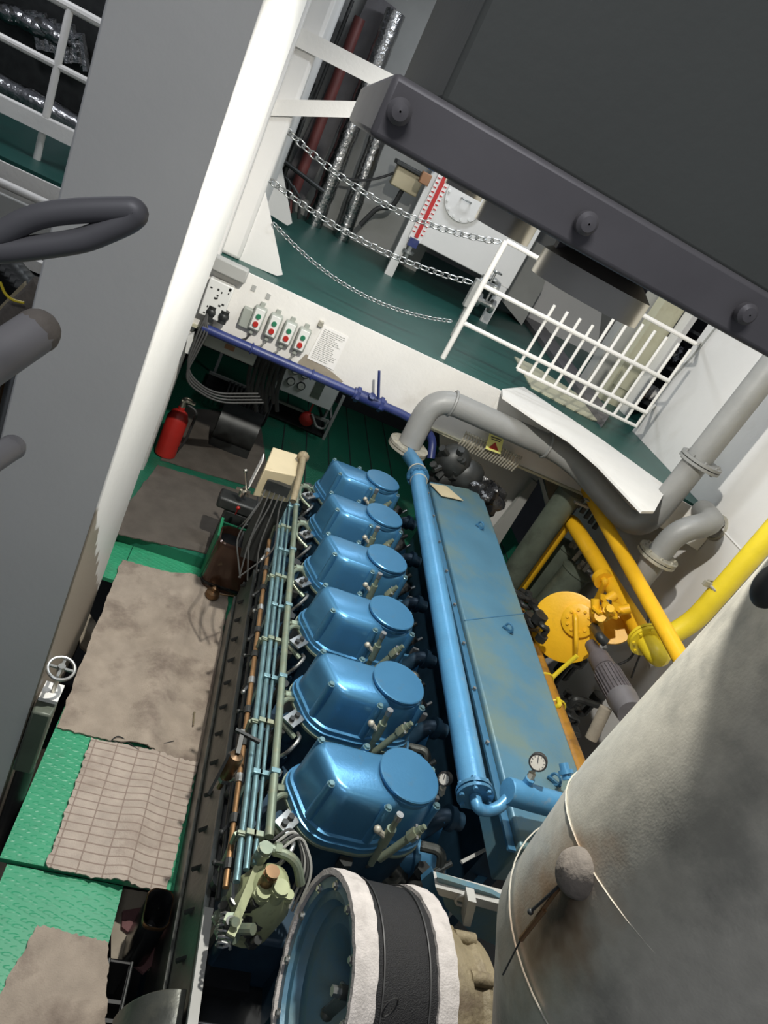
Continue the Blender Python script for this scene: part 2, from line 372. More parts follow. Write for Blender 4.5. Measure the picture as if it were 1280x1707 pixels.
# walls
struct('wall_far', MB().box((-5, 9.6, DK), (1.9, 9.7, 5.2)).box((1.9, 12.5, DK), (7.5, 12.6, 5.2)).box((1.82, 9.7, DK), (1.9, 12.5, 5.2)), 'machine_grey')
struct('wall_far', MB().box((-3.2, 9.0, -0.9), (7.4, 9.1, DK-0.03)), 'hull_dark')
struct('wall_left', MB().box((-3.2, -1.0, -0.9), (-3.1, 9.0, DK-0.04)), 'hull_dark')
struct('wall_left', MB().box((-5.1, 5.0, DK), (-5, 12.5, 5.2)), 'machine_grey')
struct('wall_right', MB().box((7.4, 6.3, DK), (7.5, 12.5, 5.2)), 'machine_grey')
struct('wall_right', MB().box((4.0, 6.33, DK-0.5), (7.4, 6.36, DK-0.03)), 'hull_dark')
def tan_band():  # tan colour below a ragged slanting line on the trunk's right side
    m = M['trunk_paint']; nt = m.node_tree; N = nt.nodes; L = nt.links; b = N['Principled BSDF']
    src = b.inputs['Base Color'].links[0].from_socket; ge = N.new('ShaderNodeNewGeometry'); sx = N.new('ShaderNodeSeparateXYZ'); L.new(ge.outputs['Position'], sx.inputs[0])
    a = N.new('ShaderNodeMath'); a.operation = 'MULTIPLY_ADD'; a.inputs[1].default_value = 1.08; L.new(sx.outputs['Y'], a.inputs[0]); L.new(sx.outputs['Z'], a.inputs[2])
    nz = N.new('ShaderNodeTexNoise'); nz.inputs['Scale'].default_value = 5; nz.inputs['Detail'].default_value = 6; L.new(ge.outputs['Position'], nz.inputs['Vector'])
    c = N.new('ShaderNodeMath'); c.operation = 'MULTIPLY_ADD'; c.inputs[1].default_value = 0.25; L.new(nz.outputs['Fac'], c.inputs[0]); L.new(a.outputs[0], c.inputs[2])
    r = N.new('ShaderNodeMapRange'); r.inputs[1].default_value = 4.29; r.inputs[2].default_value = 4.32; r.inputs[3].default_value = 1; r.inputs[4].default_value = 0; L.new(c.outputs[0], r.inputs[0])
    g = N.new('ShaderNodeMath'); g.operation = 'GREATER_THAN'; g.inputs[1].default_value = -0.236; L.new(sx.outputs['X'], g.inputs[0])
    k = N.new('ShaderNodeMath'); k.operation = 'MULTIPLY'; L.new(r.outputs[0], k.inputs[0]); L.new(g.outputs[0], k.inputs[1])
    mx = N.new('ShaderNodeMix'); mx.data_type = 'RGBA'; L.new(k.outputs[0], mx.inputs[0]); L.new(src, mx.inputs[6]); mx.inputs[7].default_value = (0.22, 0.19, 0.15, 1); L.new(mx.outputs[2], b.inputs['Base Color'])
tan_band()
# trunk on the left: deep casing whose right side catches the light
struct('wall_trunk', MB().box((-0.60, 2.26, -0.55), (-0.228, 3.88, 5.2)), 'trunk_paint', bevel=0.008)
# casing behind the trunk, on the upper deck
struct('wall_casing', MB().box((-0.85, 5.62, DK), (-0.16, 8.4, 5.2)), 'wall_paint', bevel=0.03)
struct('wall_casing', MB().box((-0.62, 5.44, -0.1), (-0.30, 5.62, 5.2)), 'wall_paint', bevel=0.02)

# ---------------------------------------------------------------- brackets and flat bars by the casing
b = MB().prism([at(*q, y=5.68) for q in ((432,303),(440,308),(471,458),(462,460),(374,424),(400,380))], (0, 0.02, 0))
tag(ob('knee_bracket', b, 'wall_paint'), 'white triangular plate bracket at the deck edge where the middle chain ends', 'bracket')
b = MB().prism([at(*q, y=8.0) for q in ((457,240),(463,243),(487,372),(479,376),(430,345),(445,300))], (0, 0.02, 0))
tag(ob('knee_bracket', b, 'wall_paint'), 'white triangular plate bracket standing farther back under the red pipe', 'bracket')
def flatbar(name, a, b2, w, lab):
    tag(ob(name, MB().bar(a, b2, 0.012, w).bar(Vector(a)+Vector((0, .03, w/2)), Vector(b2)+Vector((0, .03, w/2)), 0.07, 0.01), 'white_paint'), lab, 'bar')
flatbar('flat_bar', at(450,179,y=5.59), at(660,184,y=5.59), 0.10, 'level white angle bar running from the pillar across the foil pipes')
flatbar('flat_bar', at(490,58,y=5.59), at(665,148,y=5.59), 0.11, 'slanting white angle bar at the top beside the grey box')

# ================================================================ UPPER DECK
def vpipe(name, top, bot, y, r, m, lab, cat='pipe', group=None, n=16, wob=0):
    a, b2 = at(*top, y=y), at(*bot, y=y); mb = MB()
    if b2.z < DK+.9: b2.z = DK
    pts = [a.lerp(b2, i/24) for i in range(25)]
    rr = [r*(1 + wob*random.uniform(-1, 1)) for _ in pts]
    mb.tube(pts, rr, n); o = ob(name, mb, m); tag(o, lab, cat, group); return o
p = vpipe('lagged_pipe', (660,20), (531,352), 9.2, 0.115, 'foil', 'foil wrapped vertical pipe crossed by the level white bar', wob=0.06)
p = vpipe('lagged_pipe', (655,160), (580,372), 9.2, 0.105, 'foil', 'foil wrapped vertical pipe nearer to the grey junction box', wob=0.06)
vpipe('red_pipe', (600,30), (487,330), 9.3, 0.065, 'red_pipe', 'dark red vertical pipe left of the foil wrapped pipes')
vpipe('conduit', (588,0), (520,175), 9.4, 0.022, 'dark_cable', 'thin dark conduit seen above the slanting white bar')
vpipe('conduit', (527,140), (455,262), 9.0, 0.03, 'dark_metal', 'dark conduit running down to the left of the red pipe')
vpipe('conduit', (512,185), (470,290), 8.9, 0.018, 'dark_cable', 'thin grey conduit beside the red pipe under the level white bar')
vpipe('conduit', (505,200), (478,285), 8.8, 0.028, 'dark_metal', 'short dark conduit end next to the red pipe')
a, b2 = at(640,0,y=9.5), at(588,110,y=9.5)
tag(ob('cable_tray', MB().bar(a, b2 + (b2-a)*2.2, 0.32, 0.05, up=(0, 1, 0)), 'angle_grey'), 'grey flat cable tray standing behind the white bars', 'cable tray')
# pipe end between the pipes and the deck: small rack of fittings
mb = MB()
for k in range(5): q = at(452+k*9, 262+k*12, y=8.8); mb.tube([q, q+Vector((.12, 0, -.08)), q+Vector((.2, 0, -.3))], 0.02, 8)
mb.tube([at(455,255,y=8.75), at(540,320,y=8.75)], 0.025, 8)
tag(ob('pipe_fittings', mb, 'dark_metal'), 'tangle of small dark pipe fittings behind the upper bracket', 'fittings')

# junction box with cable on the wall behind
t = thing('junction_box', at(672,298,y=8.9), 'small cream junction box with a dark lid on the wall beside the tank', 'junction box')
c = at(678,300,y=8.9)
ob('box_body', MB().box(c-Vector((.17,.1,.12)), c+Vector((.17,.1,.10))), 'cream', t, bevel=0.015)
ob('box_lid', MB().box(c+Vector((-.21,-.14,.10)), c+Vector((.21,.14,.15))), 'dark_metal', t, bevel=0.01)
ob('cable', MB().tube(bend([c+Vector((0,0,-.12)), c+Vector((-.02,0,-.35)), at(630,345,y=8.9), at(600,375,y=8.9)], .15), 0.03, 10), 'rubber', t)
ob('cable', MB().tube(sag(c+Vector((-.17,0,0)), at(560,290,y=8.9), .08), 0.015, 8), 'rubber', t)

# white service tank with its level gauge
ty = 8.3
t = thing('service_tank', (2.1, ty+0.5, DK), 'big white rectangular tank with a round manhole plate behind the chains', 'tank')
ob('tank_body', MB().box((1.50, ty, 2.52), (2.75, ty+1.2, 4.4)), 'wall_paint', t, bevel=0.01)
for x in (1.37, 2.68):
    ob('leg', MB().bar((x, ty+.02, DK), (x, ty+.02, 3.6 if x < 2 else 2.52), 0.10, 0.06, up=(0, 1, 0)), 'wall_paint', t)
mc = at(776,333,y=ty)
mh = ob('manhole_cover', MB().cyl(mc+Vector((0,-.03,0)), mc, 0.24, 36), 'wall_paint', t, bevel=0.004)
for i in range(14): a = 2*PI*i/14; q = mc + Vector((math.cos(a)*.21, -.045, math.sin(a)*.21)); ob('bolt', MB().cyl(q, q+Vector((0,.03,0)), .014, 6), 'face_white', mh)
ob('handle', MB().tube(bend([mc+Vector((-.06,-.03,0)), mc+Vector((-.06,-.09,0)), mc+Vector((.06,-.09,0)), mc+Vector((.06,-.03,0))], .02), .008, 6), 'steel', mh)
# level gauge
ga, gb = at(742,292,y=ty-.08), at(692,402,y=ty-.08); gd = (gb-ga).normalized(); gx = (ga.x+gb.x)/2
t = thing('level_gauge', (gx, ty-.08, gb.z), 'tall level gauge with a red column and white ticks on the white tank', 'gauge')
ob('back_plate', MB().box((gx-.075, ty-.06, gb.z), (gx+.075, ty-.02, 3.75)), 'paper', t)
ob('red_column', MB().box((gx-.022, ty-.085, gb.z+.04), (gx+.022, ty-.06, 3.72)), 'gauge_red', t)
mb = MB()
z = gb.z+.08
while z < 3.7: mb.box((gx+.035, ty-.066, z), (gx+.070, ty-.058, z+.012)); mb.box((gx-.070, ty-.066, z), (gx-.035, ty-.058, z+.012)); z += .05
ob('tick_marks', mb, 'gauge_red', t)
ob('gauge_end', MB().box((gx-.06, ty-.11, gb.z-.07), (gx+.05, ty-.03, gb.z+.02)), 'royal_blue', t)
ob('drain_valve', MB().cyl((gx-.01, ty-.08, gb.z-.22), (gx-.01, ty-.08, gb.z-.05), .03, 10).cyl((gx-.01, ty-.08, gb.z-.15), (gx-.01, ty-.08, gb.z-.12), .07, 14), 'steel', t)
q = at(712,292,y=ty-.1)
t = thing('gauge_cock', q, 'blue and orange cock beside the top of the red level gauge', 'valve')
ob('cock_body', MB().box(q-Vector((.06,.05,.10)), q+Vector((.05,.05,.02))), 'brown_box', t, bevel=.01)
ob('cock_handle', MB().box(q+Vector((-.05,-.05,.06)), q+Vector((.06,.05,.20))), 'bright_blue', t, bevel=.015)
# machine standing right of the tank
def block(name, pts, y, dy, m, lab, cat):
    P = [at(*q, y=y) for q in pts]
    if 'casing' in name:
        for p in P: p.z = max(p.z, DK)
    tag(ob(name, MB().prism(P, (0, dy, 0)), m), lab, cat)
block('machine_casing', ((852,380),(925,420),(905,480),(868,545),(835,500)), 9.6, .6, 'machine_grey', 'grey machine casing partly hidden behind the guard rail post', 'machine')
block('machine_casing', ((925,420),(1010,460),(965,640),(868,545),(895,500)), 10.3, .6, 'wall_paint', 'pale grey machine casing behind the barred part of the guard rail', 'machine')
for (px, py, l) in ((815,475,'upper'), (808,505,'lower')):
    q = at(px, py, y=7.9); t = thing('tank_valve', q, 'small flanged valve at the %s side behind the rail post' % l, 'valve')
    ob('valve_body', MB().cyl(q+Vector((-.12,0,0)), q+Vector((.12,0,0)), .035, 10).cyl(q+Vector((-.11,0,0)), q+Vector((-.07,0,0)), .08, 14).cyl(q+Vector((.07,0,0)), q+Vector((.11,0,0)), .08, 14), 'steel', t)
    ob('feed_pipe', MB().cyl((q.x-.12, q.y, DK), (q.x-.12, q.y, q.z+.02), .02, 8), 'steel', t)
    ob('spindle', MB().cyl(q, q+Vector((0,0,.16)), .015, 8).torus(q+Vector((0,0,.16)), (0,0,1), .07, .01, 16, 6), 'steel', t)
q = at(790,490,y=6.6)
tag(ob('switch_box', MB().box(q-Vector((.05,.04,.14)), q+Vector((.05,.04,.14))).box((q.x-.015, q.y-.01, DK), (q.x+.015, q.y+.01, q.z-.13)), 'machine_grey', bevel=.01), 'narrow grey switch box hanging behind the guard rail post', 'switch box')

# what shows through the barred rail, beyond the end of the right wall
def upright(px, pyt, pyb, y, w_, m, lab, cat='beam'):
    b2 = at(px, pyb, y=y); zt = 4.2
    tag(ob('steel_upright', MB().box((b2.x-w_/2, y-.02, DK), (b2.x+w_/2, y+.12, zt)).box((b2.x-w_/2-.02, y-.03, DK), (b2.x-w_/2, y+.14, zt)), m), lab, cat)
upright(1036, 0, 640, 7.1, .24, 'beam_cream', 'wide cream painted steel upright seen through the bars of the guard rail')
upright(1000, 0, 625, 7.3, .22, 'machine_grey', 'blue grey steel upright left of the wide cream upright')
upright(1066, 0, 660, 6.9, .05, 'white_paint', 'narrow white upright between the cream upright and the shelf')
sp = [at(*q, z=DK+.06) for q in ((866,518),(884,512),(1018,690),(1008,704))]
tag(ob('foundation_beam', MB().prism(sp, (0,0,-.06)), 'angle_grey'), 'dark grey beam lying on the green deck behind the barred rail', 'beam')
sp = [at(*q, z=DK+.012) for q in ((858,594),(888,608),(960,655),(1006,702),(988,700),(886,645))]
tag(ob('tan_deck_plate', MB().prism(sp, (0,0,-.011)), 'beam_cream'), 'tan plate lying on the deck under the barred part of the guard rail', 'plate')
t = thing('storage_shelf', (5.0, 7.4, DK), 'dark storage shelf behind the far right of the barred rail', 'shelf')
for k in range(4): ob('shelf_board', MB().box((4.25, 7.2, DK+.15+k*.45), (6.2, 7.8, DK+.18+k*.45)), 'hull_dark', t)
ob('back_panel', MB().box((4.25, 7.8, DK), (6.2, 7.83, 4.2)), 'hull_dark', t)
for x in (4.25, 6.17): ob('upright', MB().box((x, 7.2, DK), (x+.03, 7.83, 4.2)), 'machine_grey', t)
def snap(z): return DK+.18+.45*max(0, round((z-DK-.18)/.45))
def lump(name, px, py, y, r, m, lab, cat, sd):
    rnd = random.Random(sd); c = at(px, py, y=7.4); c.z = snap(c.z-r*.85)+r*1.15; ph = [rnd.uniform(0, 6) for _ in range(4)]
    def f(i, j):
        u, v = i*2*PI, j*PI; q = r*(1+.2*math.sin(4*u+ph[0])*math.sin(v)+.15*math.sin(7*u+5*v+ph[1])*math.sin(v)); return c+Vector((math.sin(v)*math.cos(u)*q, math.sin(v)*math.sin(u)*q*.8, math.cos(v)*q))
    tag(ob(name, MB().grid(f, 24, 12), m, sharp=30), lab, cat)
lump('foil_bundle', 1118, 588, 7.1, .13, 'foil', 'crumpled shiny foil bundle on the shelf behind the rail bars', 'bundle', 1)
lump('foil_bundle', 1072, 590, 7.1, .10, 'bag', 'crumpled dark plastic bundle on the shelf, left of the foil bundle', 'bundle', 2)
lump('paper_bundle', 1096, 640, 7.0, .08, 'paper', 'pale crumpled paper bundle on the shelf below the foil bundle', 'bundle', 3)
q = at(1052,660,y=7.35); q.z = snap(q.z)+.06; q.x = max(q.x, 4.4); tag(ob('cardboard_box', MB().box(q-Vector((.10,.08,.06)), q+Vector((.10,.08,.08))), 'brown_box'), 'brown cardboard box on the shelf low behind the rail bars', 'box')
q = at(1120,540,y=7.4); q.z = snap(q.z)+.15; tag(ob('grey_canister', MB().cyl(q-Vector((0,0,.15)), q+Vector((0,0,.15)), .09, 18), 'tank_green'), 'grey green canister on the upper shelf behind the rail bars', 'canister')
q = at(1145,520,y=7.4); q.z = snap(q.z)+.1; tag(ob('white_can', MB().cyl(q-Vector((0,0,.1)), q+Vector((0,0,.1)), .06, 18), 'face_white'), 'small white can on the upper shelf next to the grey green canister', 'can')
gp_ = [at(*q, y=7.05) for q in ((1040,610),(1052,655),(1022,640))]
tag(ob('small_gusset', MB().prism(gp_, (0,.015,0)), 'beam_cream'), 'small cream triangular gusset at the foot of the cream upright', 'gusset')
tag(ob('wall_cable', MB().tube(bend([at(1195,543,x=3.98), at(1150,598,x=3.97), at(1112,640,x=3.98), at(1062,712,x=3.97)], .1), .008, 6), 'cable_grey'), 'thin grey cable running down the near edge of the right wall', 'cable')

# ---------------------------------------------------------------- chains
def chain(a, b2, d, lab, link=0.085, r=0.006):
    a, b2 = Vector(a), Vector(b2); pts = sag(a, b2, d, 200)
    L = [0]
    for i in range(200): L.append(L[-1] + (pts[i+1]-pts[i]).length)
    pitch = link*0.72; n = int(L[-1]/pitch); mb = MB(); j = 0
    for k in range(n):
        s = (k+.5)*pitch
        while L[j+1] < s: j += 1
        p = pts[j].lerp(pts[j+1], (s-L[j])/(L[j+1]-L[j])); d3 = (pts[j+1]-pts[j]).normalized()
        ax = Vector((0, 1, 0)) if k % 2 else Vector((0, 0, 1)); ax = (ax - d3*ax.dot(d3)).normalized()
        ax = (Matrix.Rotation(0.5, 3, d3) @ ax)
        mb.torus(p, ax, link*0.30, r, 10, 5, sx=1.65, ux=d3)
    tag(ob('chain', mb, 'steel', sharp=80), lab, 'chain', None)
SB = Vector((1.642, 5.59, DK))
def rz(px, py, y=5.59): return at(px, py, y=y)
chain(at(440,292,y=5.66), rz(790,472), 0.10, 'middle slack chain, hung from the white bracket to half height of the rail post')
chain(at(462,200,y=5.72), rz(838,404), 0.16, 'topmost chain, hung from the pillar to the top of the rail post')
chain(at(456,372,y=5.66), rz(758,536), 0.16, 'lowest chain, hung just above the green deck edge', .055, .0045)

# ---------------------------------------------------------------- guard rails
t = thing('guard_rail', SB, 'white guard rail with a barred lower panel at the right of the deck opening', 'guard rail')
top = rz(846,403)
ob('post', MB().cyl(SB, (SB.x, 5.59, top.z), .024, 12), 'white_paint', t)
xr = 3.57
for nm, a in (('top_rail', top), ('middle_rail', rz(811,479)), ('lower_rail', rz(772,538))):
    ob(nm, MB().cyl((SB.x, 5.59, a.z), (xr, 5.59, a.z), .019, 10), 'white_paint', t)
zb = rz(862,615).z; xb = rz(862,615).x; zt = top.z
ob('bottom_bar', MB().cyl((xb, 5.59, zb), (xr, 5.59, zb), .016, 8), 'white_paint', t)
nb = 11
for i in range(nb):
    x = xb + (xr-xb)*i/(nb-1); ob('bar', MB().cyl((x, 5.60, zb), (x, 5.60, zt-.25 if i < 4 else zt-.06), .0135, 8), 'white_paint', t)
ob('wall_stub', MB().bar((xr, 5.59, rz(772,538).z), (3.99, 6.2, rz(772,538).z), .02, .03).bar((xr, 5.59, top.z), (3.99, 6.2, top.z), .02, .03), 'white_paint', t)

yl = 5.82
t = thing('guard_rail', at(61,266,y=yl), 'white guard rail on the far left deck beside the trunk', 'guard rail')
pb, pt = at(61,266,y=yl), at(119,18,y=yl)
ob('post', MB().cyl((pb.x, yl, DK), (pb.x, yl, pt.z+.02), .026, 12), 'white_paint', t)
for nm, q, r in (('top_rail', (140,24), .03), ('middle_rail', (90,107), .024), ('lower_rail', (60,190), .02)):
    a = at(*q, y=yl); ob(nm, MB().cyl((-3.6, yl, a.z), (-1.0, yl, a.z), r, 10), 'white_paint', t)
a = at(70,207,y=yl-.04); ob('toe_board', MB().box((-3.6, yl-.06, a.z-.05), (-1.0, yl-.045, a.z+.05)), 'white_paint', t)

# far left, upper deck: lagged pipe, machinery, girders
mb = MB(); a, b2 = at(-30,125,y=7.6), at(160,225,y=7.6); pts = [a.lerp(b2, i/20) for i in range(21)]
mb.tube(pts, [.10*(1+.07*random.uniform(-1, 1)) for _ in pts], 14)
tag(ob('lagged_pipe', mb, 'foil'), 'foil wrapped level pipe behind the far left guard rail', 'pipe')
mb = MB()
for k in range(6):
    q = at(15+k*16, 20+k*8+random.uniform(-6, 6), y=7.9); mb.sphere(q, .12, (1.2, .8, .7), 8, 6).tube([q, q+Vector((.2, 0, .1)), q+Vector((.3, 0, -.15))], .05, 8)
tag(ob('machine_parts', mb, 'foil'), 'crumpled bright machine parts at the top left behind the guard rail', 'machine parts')
tag(ob('machine_casing', MB().box((-4.6, 8.1, DK), (-1.1, 8.9, 3.9)), 'dark_metal'), 'dark machine casing behind the far left guard rail', 'machine')
struct('trim_8', MB().box((-3.09, 5.30, DK-.42), (-0.61, 5.33, DK)), 'white_paint')
tag(ob('deck_pipe', MB().cyl((-3.05, 5.1, at(40,322,y=5.1).z), (-0.65, 5.1, at(40,322,y=5.1).z), .028, 12), 'white_paint'), 'thin white level pipe under the left deck edge', 'pipe')
a = at(50,372,y=5.0)
tag(ob('hatch_panel', MB().box((-3.05, 4.9, a.z-.14), (-0.75, 4.93, a.z+.13)), 'machine_grey', bevel=.01), 'plain grey panel behind the near loop handle', 'panel')
a = at(50,440,y=4.6)
tag(ob('cable_duct', MB().box((-3.0, 4.58, a.z-.03), (-0.75, 4.64, a.z+.04)), 'white_paint'), 'short white strip under the near loop handle', 'duct')
# pipes down the left side
def lp(name, pts, y, r, m, lab, cat='pipe'):
    mb = MB().tube(bend([at(*q, y=y) for q in pts], .12), r, 12); return tag(ob(name, mb, m), lab, cat)
lp('brass_pipe', ((48,560),(22,640),(-6,760),(-30,840)), 3.4, .05, 'bronze', 'brownish vertical pipe at the left frame edge')
lp('steel_pipe', ((30,600),(6,700),(-20,790)), 3.3, .03, 'steel', 'bright vertical pipe next to the brownish pipe at the left edge')
lp('lagged_elbow', ((75,478),(50,505),(18,530),(8,580),(-6,620)), 3.1, .055, 'knob_dust', 'dusty curved pipe at the left edge above the grey rail end')
mb = MB()
for k in range(8): q = at(10+k*8, 445+k*9, y=3.9); mb.sphere(q, .09, (1.2, 1, .8), 8, 6)
mb.box(at(0,520,y=3.9)-Vector((.2,0,.2)), at(0,520,y=3.9)+Vector((.3,.2,.2)))
tag(ob('bilge_pump', mb, 'dark_metal'), 'dark lumpy pump body at the left edge under the loop handle', 'pump')
tag(ob('cable', MB().tube(bend([at(0,470,y=3.0), at(8,490,y=3.0), at(20,500,y=3.0), at(40,505,y=3.0)], .05), .006, 6), 'lemon_paint'), 'thin yellow cable end at the left edge', 'cable')
block('gusset_plate', ((0,510),(40,470),(46,520),(15,560),(0,570)), 3.6, .03, 'cream', 'cream coloured plate among the pipes at the left edge', 'plate')

# ================================================================ UNDER THE DECK EDGE
# royal blue pipe along the girder with a lever valve
by = GY-0.09
a, b2 = at(338,543,y=by), at(672,693,y=by); zb_ = (a.z+b2.z)/2
t = thing('fire_main_pipe', (0.5, by, zb_), 'royal blue level pipe with a lever valve along the bottom of the white girder', 'pipe')
ob('pipe_run', MB().tube(bend([(a.x, by, zb_), (b2.x, by, zb_), (b2.x+.17, by-.02, zb_-.02), at(722,730,y=by), at(718,765,y=by-.1)], .08), .036, 14), 'royal_blue', t)
v = Vector((at(617,662,y=by).x, by, zb_))
vb = ob('valve_body', MB().cyl(v-Vector((.14,0,0)), v+Vector((.14,0,0)), .05, 12).cyl(v-Vector((.12,0,0)), v-Vector((.09,0,0)), .065, 6).cyl(v+Vector((.09,0,0)), v+Vector((.12,0,0)), .065, 6).cyl(v, v+Vector((0,-.06,.06)), .03, 8), 'royal_blue', t)
h = at(632,618,y=by-.07)
ob('lever', MB().tube([v+Vector((0,-.06,.05)), v+Vector((.05,-.07,.06)), h], [.012,.013,.011], 8), 'royal_blue', t)
for px in (420, 520):
    q = at(px, px*.449+391, y=by); ob('clamp', MB().torus((q.x, by, zb_), (1,0,0), .040, .008, 16, 6), 'royal_blue', t)

# push-button boxes
def button_box(px, py, lab):
    q = at(px, py, y=GY-.01); t = thing('push_button_box', q, lab, 'push-button box', 'push-button boxes on the white girder')
    Y = GY
    ob('housing', MB().box((q.x-.048, Y-.075, q.z-.095), (q.x+.048, Y-.002, q.z+.095)), 'light_switch_grey', t, bevel=.014)
    f = ob('face_plate', MB().box((q.x-.036, Y-.081, q.z-.078), (q.x+.036, Y-.074, q.z+.085)), 'face_white', t, bevel=.003)
    ob('start_button', MB().cyl((q.x, Y-.094, q.z+.028), (q.x, Y-.08, q.z+.028), .019, 16), 'green_button', t)
    ob('stop_button', MB().cyl((q.x, Y-.098, q.z-.034), (q.x, Y-.08, q.z-.034), .021, 16), 'red', t)
    ob('lug', MB().box((q.x-.018, Y-.03, q.z+.09), (q.x+.018, Y-.003, q.z+.125)), 'light_switch_grey', t)
    ob('gland', MB().cyl((q.x-.01, Y-.035, q.z-.13), (q.x-.01, Y-.035, q.z-.09), .018, 8), 'light_switch_grey', t)
    ob('cable', MB().tube(bend([(q.x-.01, Y-.035, q.z-.125), (q.x-.02, Y-.03, q.z-.19), (q.x-.10, Y-.03, q.z-.24), (q.x-.2, Y-.025, q.z-.25)], .06), .008, 7), 'dark_cable' if px < 440 else 'cable_grey', t)
    return t
button_box(430, 529, 'leftmost push-button box on the white girder, beside a grey backing plate')
button_box(456, 541, 'second push-button box from the left on the white girder')
button_box(480, 553, 'third push-button box from the left on the white girder')
button_box(503, 564, 'rightmost push-button box, nearest to the pinned notice sheet')
q = at(414,525,y=GY-.01)
tag(ob('backing_plate', MB().box((q.x-.05, GY-.05, q.z-.10), (q.x+.04, GY-.002, q.z+.06)), 'light_switch_grey', bevel=.01), 'plain grey box left of the push-button boxes', 'box')
for px, py, s in ((423,480,'upper left'), (447,494,'lower right')):
    q = at(px, py, y=GY-.005)
    tag(ob('name_tag', MB().box((q.x-.016, GY-.006, q.z-.025), (q.x+.016, GY-.001, q.z+.02)), 'machine_grey'), 'small grey tag on the girder above the push-button boxes, the %s one' % s, 'tag')
# notice sheet
np_ = [at(*q, y=GY-.004) for q in ((540,542),(581,562),(556,617),(512,597))]
t = thing('notice_sheet', centre(np_), 'printed notice sheet pinned on the white girder', 'notice')
ob('sheet', MB().prism(np_, (0,-.003,0)), 'paper', t)
mb = MB()
for k in range(17):
    f = .08 + k*.052; l = np_[0].lerp(np_[3], f); r_ = np_[1].lerp(np_[2], f)
    s0 = .08; e = random.uniform(.6, .93); x = s0
    while x < e:
        w_ = random.uniform(.05, .13); a = l.lerp(r_, x); b2 = l.lerp(r_, min(x+w_, e)); x += w_+.025
        if (b2-a).length > .002: mb.bar(a-Vector((0,.005,0)), b2-Vector((0,.005,0)), .002, .0045)
ob('print', mb, 'machine_grey', t)
for q in ((534,541),):
    c = at(*q, y=GY-.01); ob('clip', MB().box(c-Vector((.02,.02,.015)), c+Vector((.02,.01,.03))), 'flange_metal', t, bevel=.004)
# bare primer patch under the notice
block('primer_patch', ((510,590),(556,622),(572,636),(565,640),(503,612),(496,604)), GY-.002, .001, 'concrete', 'unpainted tan patch of girder under the notice sheet', 'patch')

# old electric box, junctions on the girder's left end
t = thing('terminal_box', at(362,490,y=GY-.05), 'scratched pale terminal box at the left end of the girder', 'terminal box')
c = at(364,497,y=GY-.04)
ob('box_body', MB().box(c-Vector((.10,.04,.16)), c+Vector((.085,.03,.13))), 'face_white', t, bevel=.008)
rnd = random.Random(11)
for k in range(14):
    q = c + Vector((rnd.uniform(-.08,.065), -.0405, rnd.uniform(-.14,.11))); ob('paint_chip', MB().box(q-Vector((rnd.uniform(.004,.014),.001,rnd.uniform(.004,.012))), q+Vector((.005,.001,.007))), 'dark_metal', t)
c = at(385,447,y=GY-.04)
tag(ob('lamp_housing', MB().box(c-Vector((.14,.06,.06)), c+Vector((.13,.03,.05))), 'machine_grey', bevel=.015), 'grey oblong housing above the scratched terminal box', 'housing')
for k, (px, py) in enumerate(((352,520),(372,528),(345,540))):
    c = at(px, py, y=GY-.06)
    tag(ob('cable_gland', MB().cyl(c-Vector((0,0,.05)), c+Vector((0,0,.05)), .035, 10).sphere(c, .045, n=8, m=6), 'dark_metal'), ('dark cable gland under the terminal box, its left foot','dark cable gland under the terminal box, its right foot','dark cable gland above the start of the royal blue pipe')[k], 'cable gland')
mb = MB()
for k in range(4):
    a = at(332+k*5, 548+k*2, y=GY-.12); mb.tube(bend([at(352+k*2,505,y=GY-.05), at(343,530,y=GY-.1), a, a-Vector((.02*k,.02,.35+.03*k)), a+Vector((.25,.1,-.50-.02*k)), a+Vector((.6,.2,-.38-.02*k))], .14), .009, 6)
tag(ob('cable_bundle', mb, 'dark_cable', sharp=80), 'bundle of grey cables looping down under the girder beside the trunk', 'cable')

# cabinet and control panel box hanging under the girder, bench frame below
def face_box(name, pts, y, dy, m, lab, cat):
    P = [at(*q, y=y) for q in pts]; x0 = min(p.x for p in P); x1 = max(p.x for p in P); z0 = min(p.z for p in P); z1 = max(p.z for p in P)
    t = thing(name, ((x0+x1)/2, y, z0), lab, cat); ob('cabinet_body', MB().box((x0, y, z0), (x1, y+dy, z1)), m, t, bevel=.008); return t, x0, x1, z0, z1
t, x0, x1, z0, z1 = face_box('starter_cabinet', ((345,557),(427,583),(422,610),(342,577)), 5.55, .35, 'light_switch_grey', 'grey starter cabinet hanging under the girder beneath the push-button boxes', 'cabinet')
ob('name_plate', MB().box((x0+.16, 5.545, (z0+z1)/2-.02), (x0+.24, 5.55, (z0+z1)/2+.02)), 'brown_box', t)
py_ = 7.5; P = [at(*q, y=py_) for q in ((473,608),(568,650),(549,686),(455,645))]
px0, px1 = (P[0].x+P[3].x)/2, (P[1].x+P[2].x)/2; pz0, pz1 = (P[2].z+P[3].z)/2, (P[0].z+P[1].z)/2
t = thing('control_cabinet', ((px0+px1)/2, py_, pz0), 'pale control box with four round gauges under the royal blue pipe', 'control panel')
ob('panel_body', MB().box((px0, py_, pz0), (px1, py_+.35, pz1+.07)), 'machine_grey', t, bevel=.01)
fp = ob('front_plate', MB().box((px0+.012, py_-.006, pz0+.012), (px1-.012, py_, pz1+.04)), 'face_white', t)
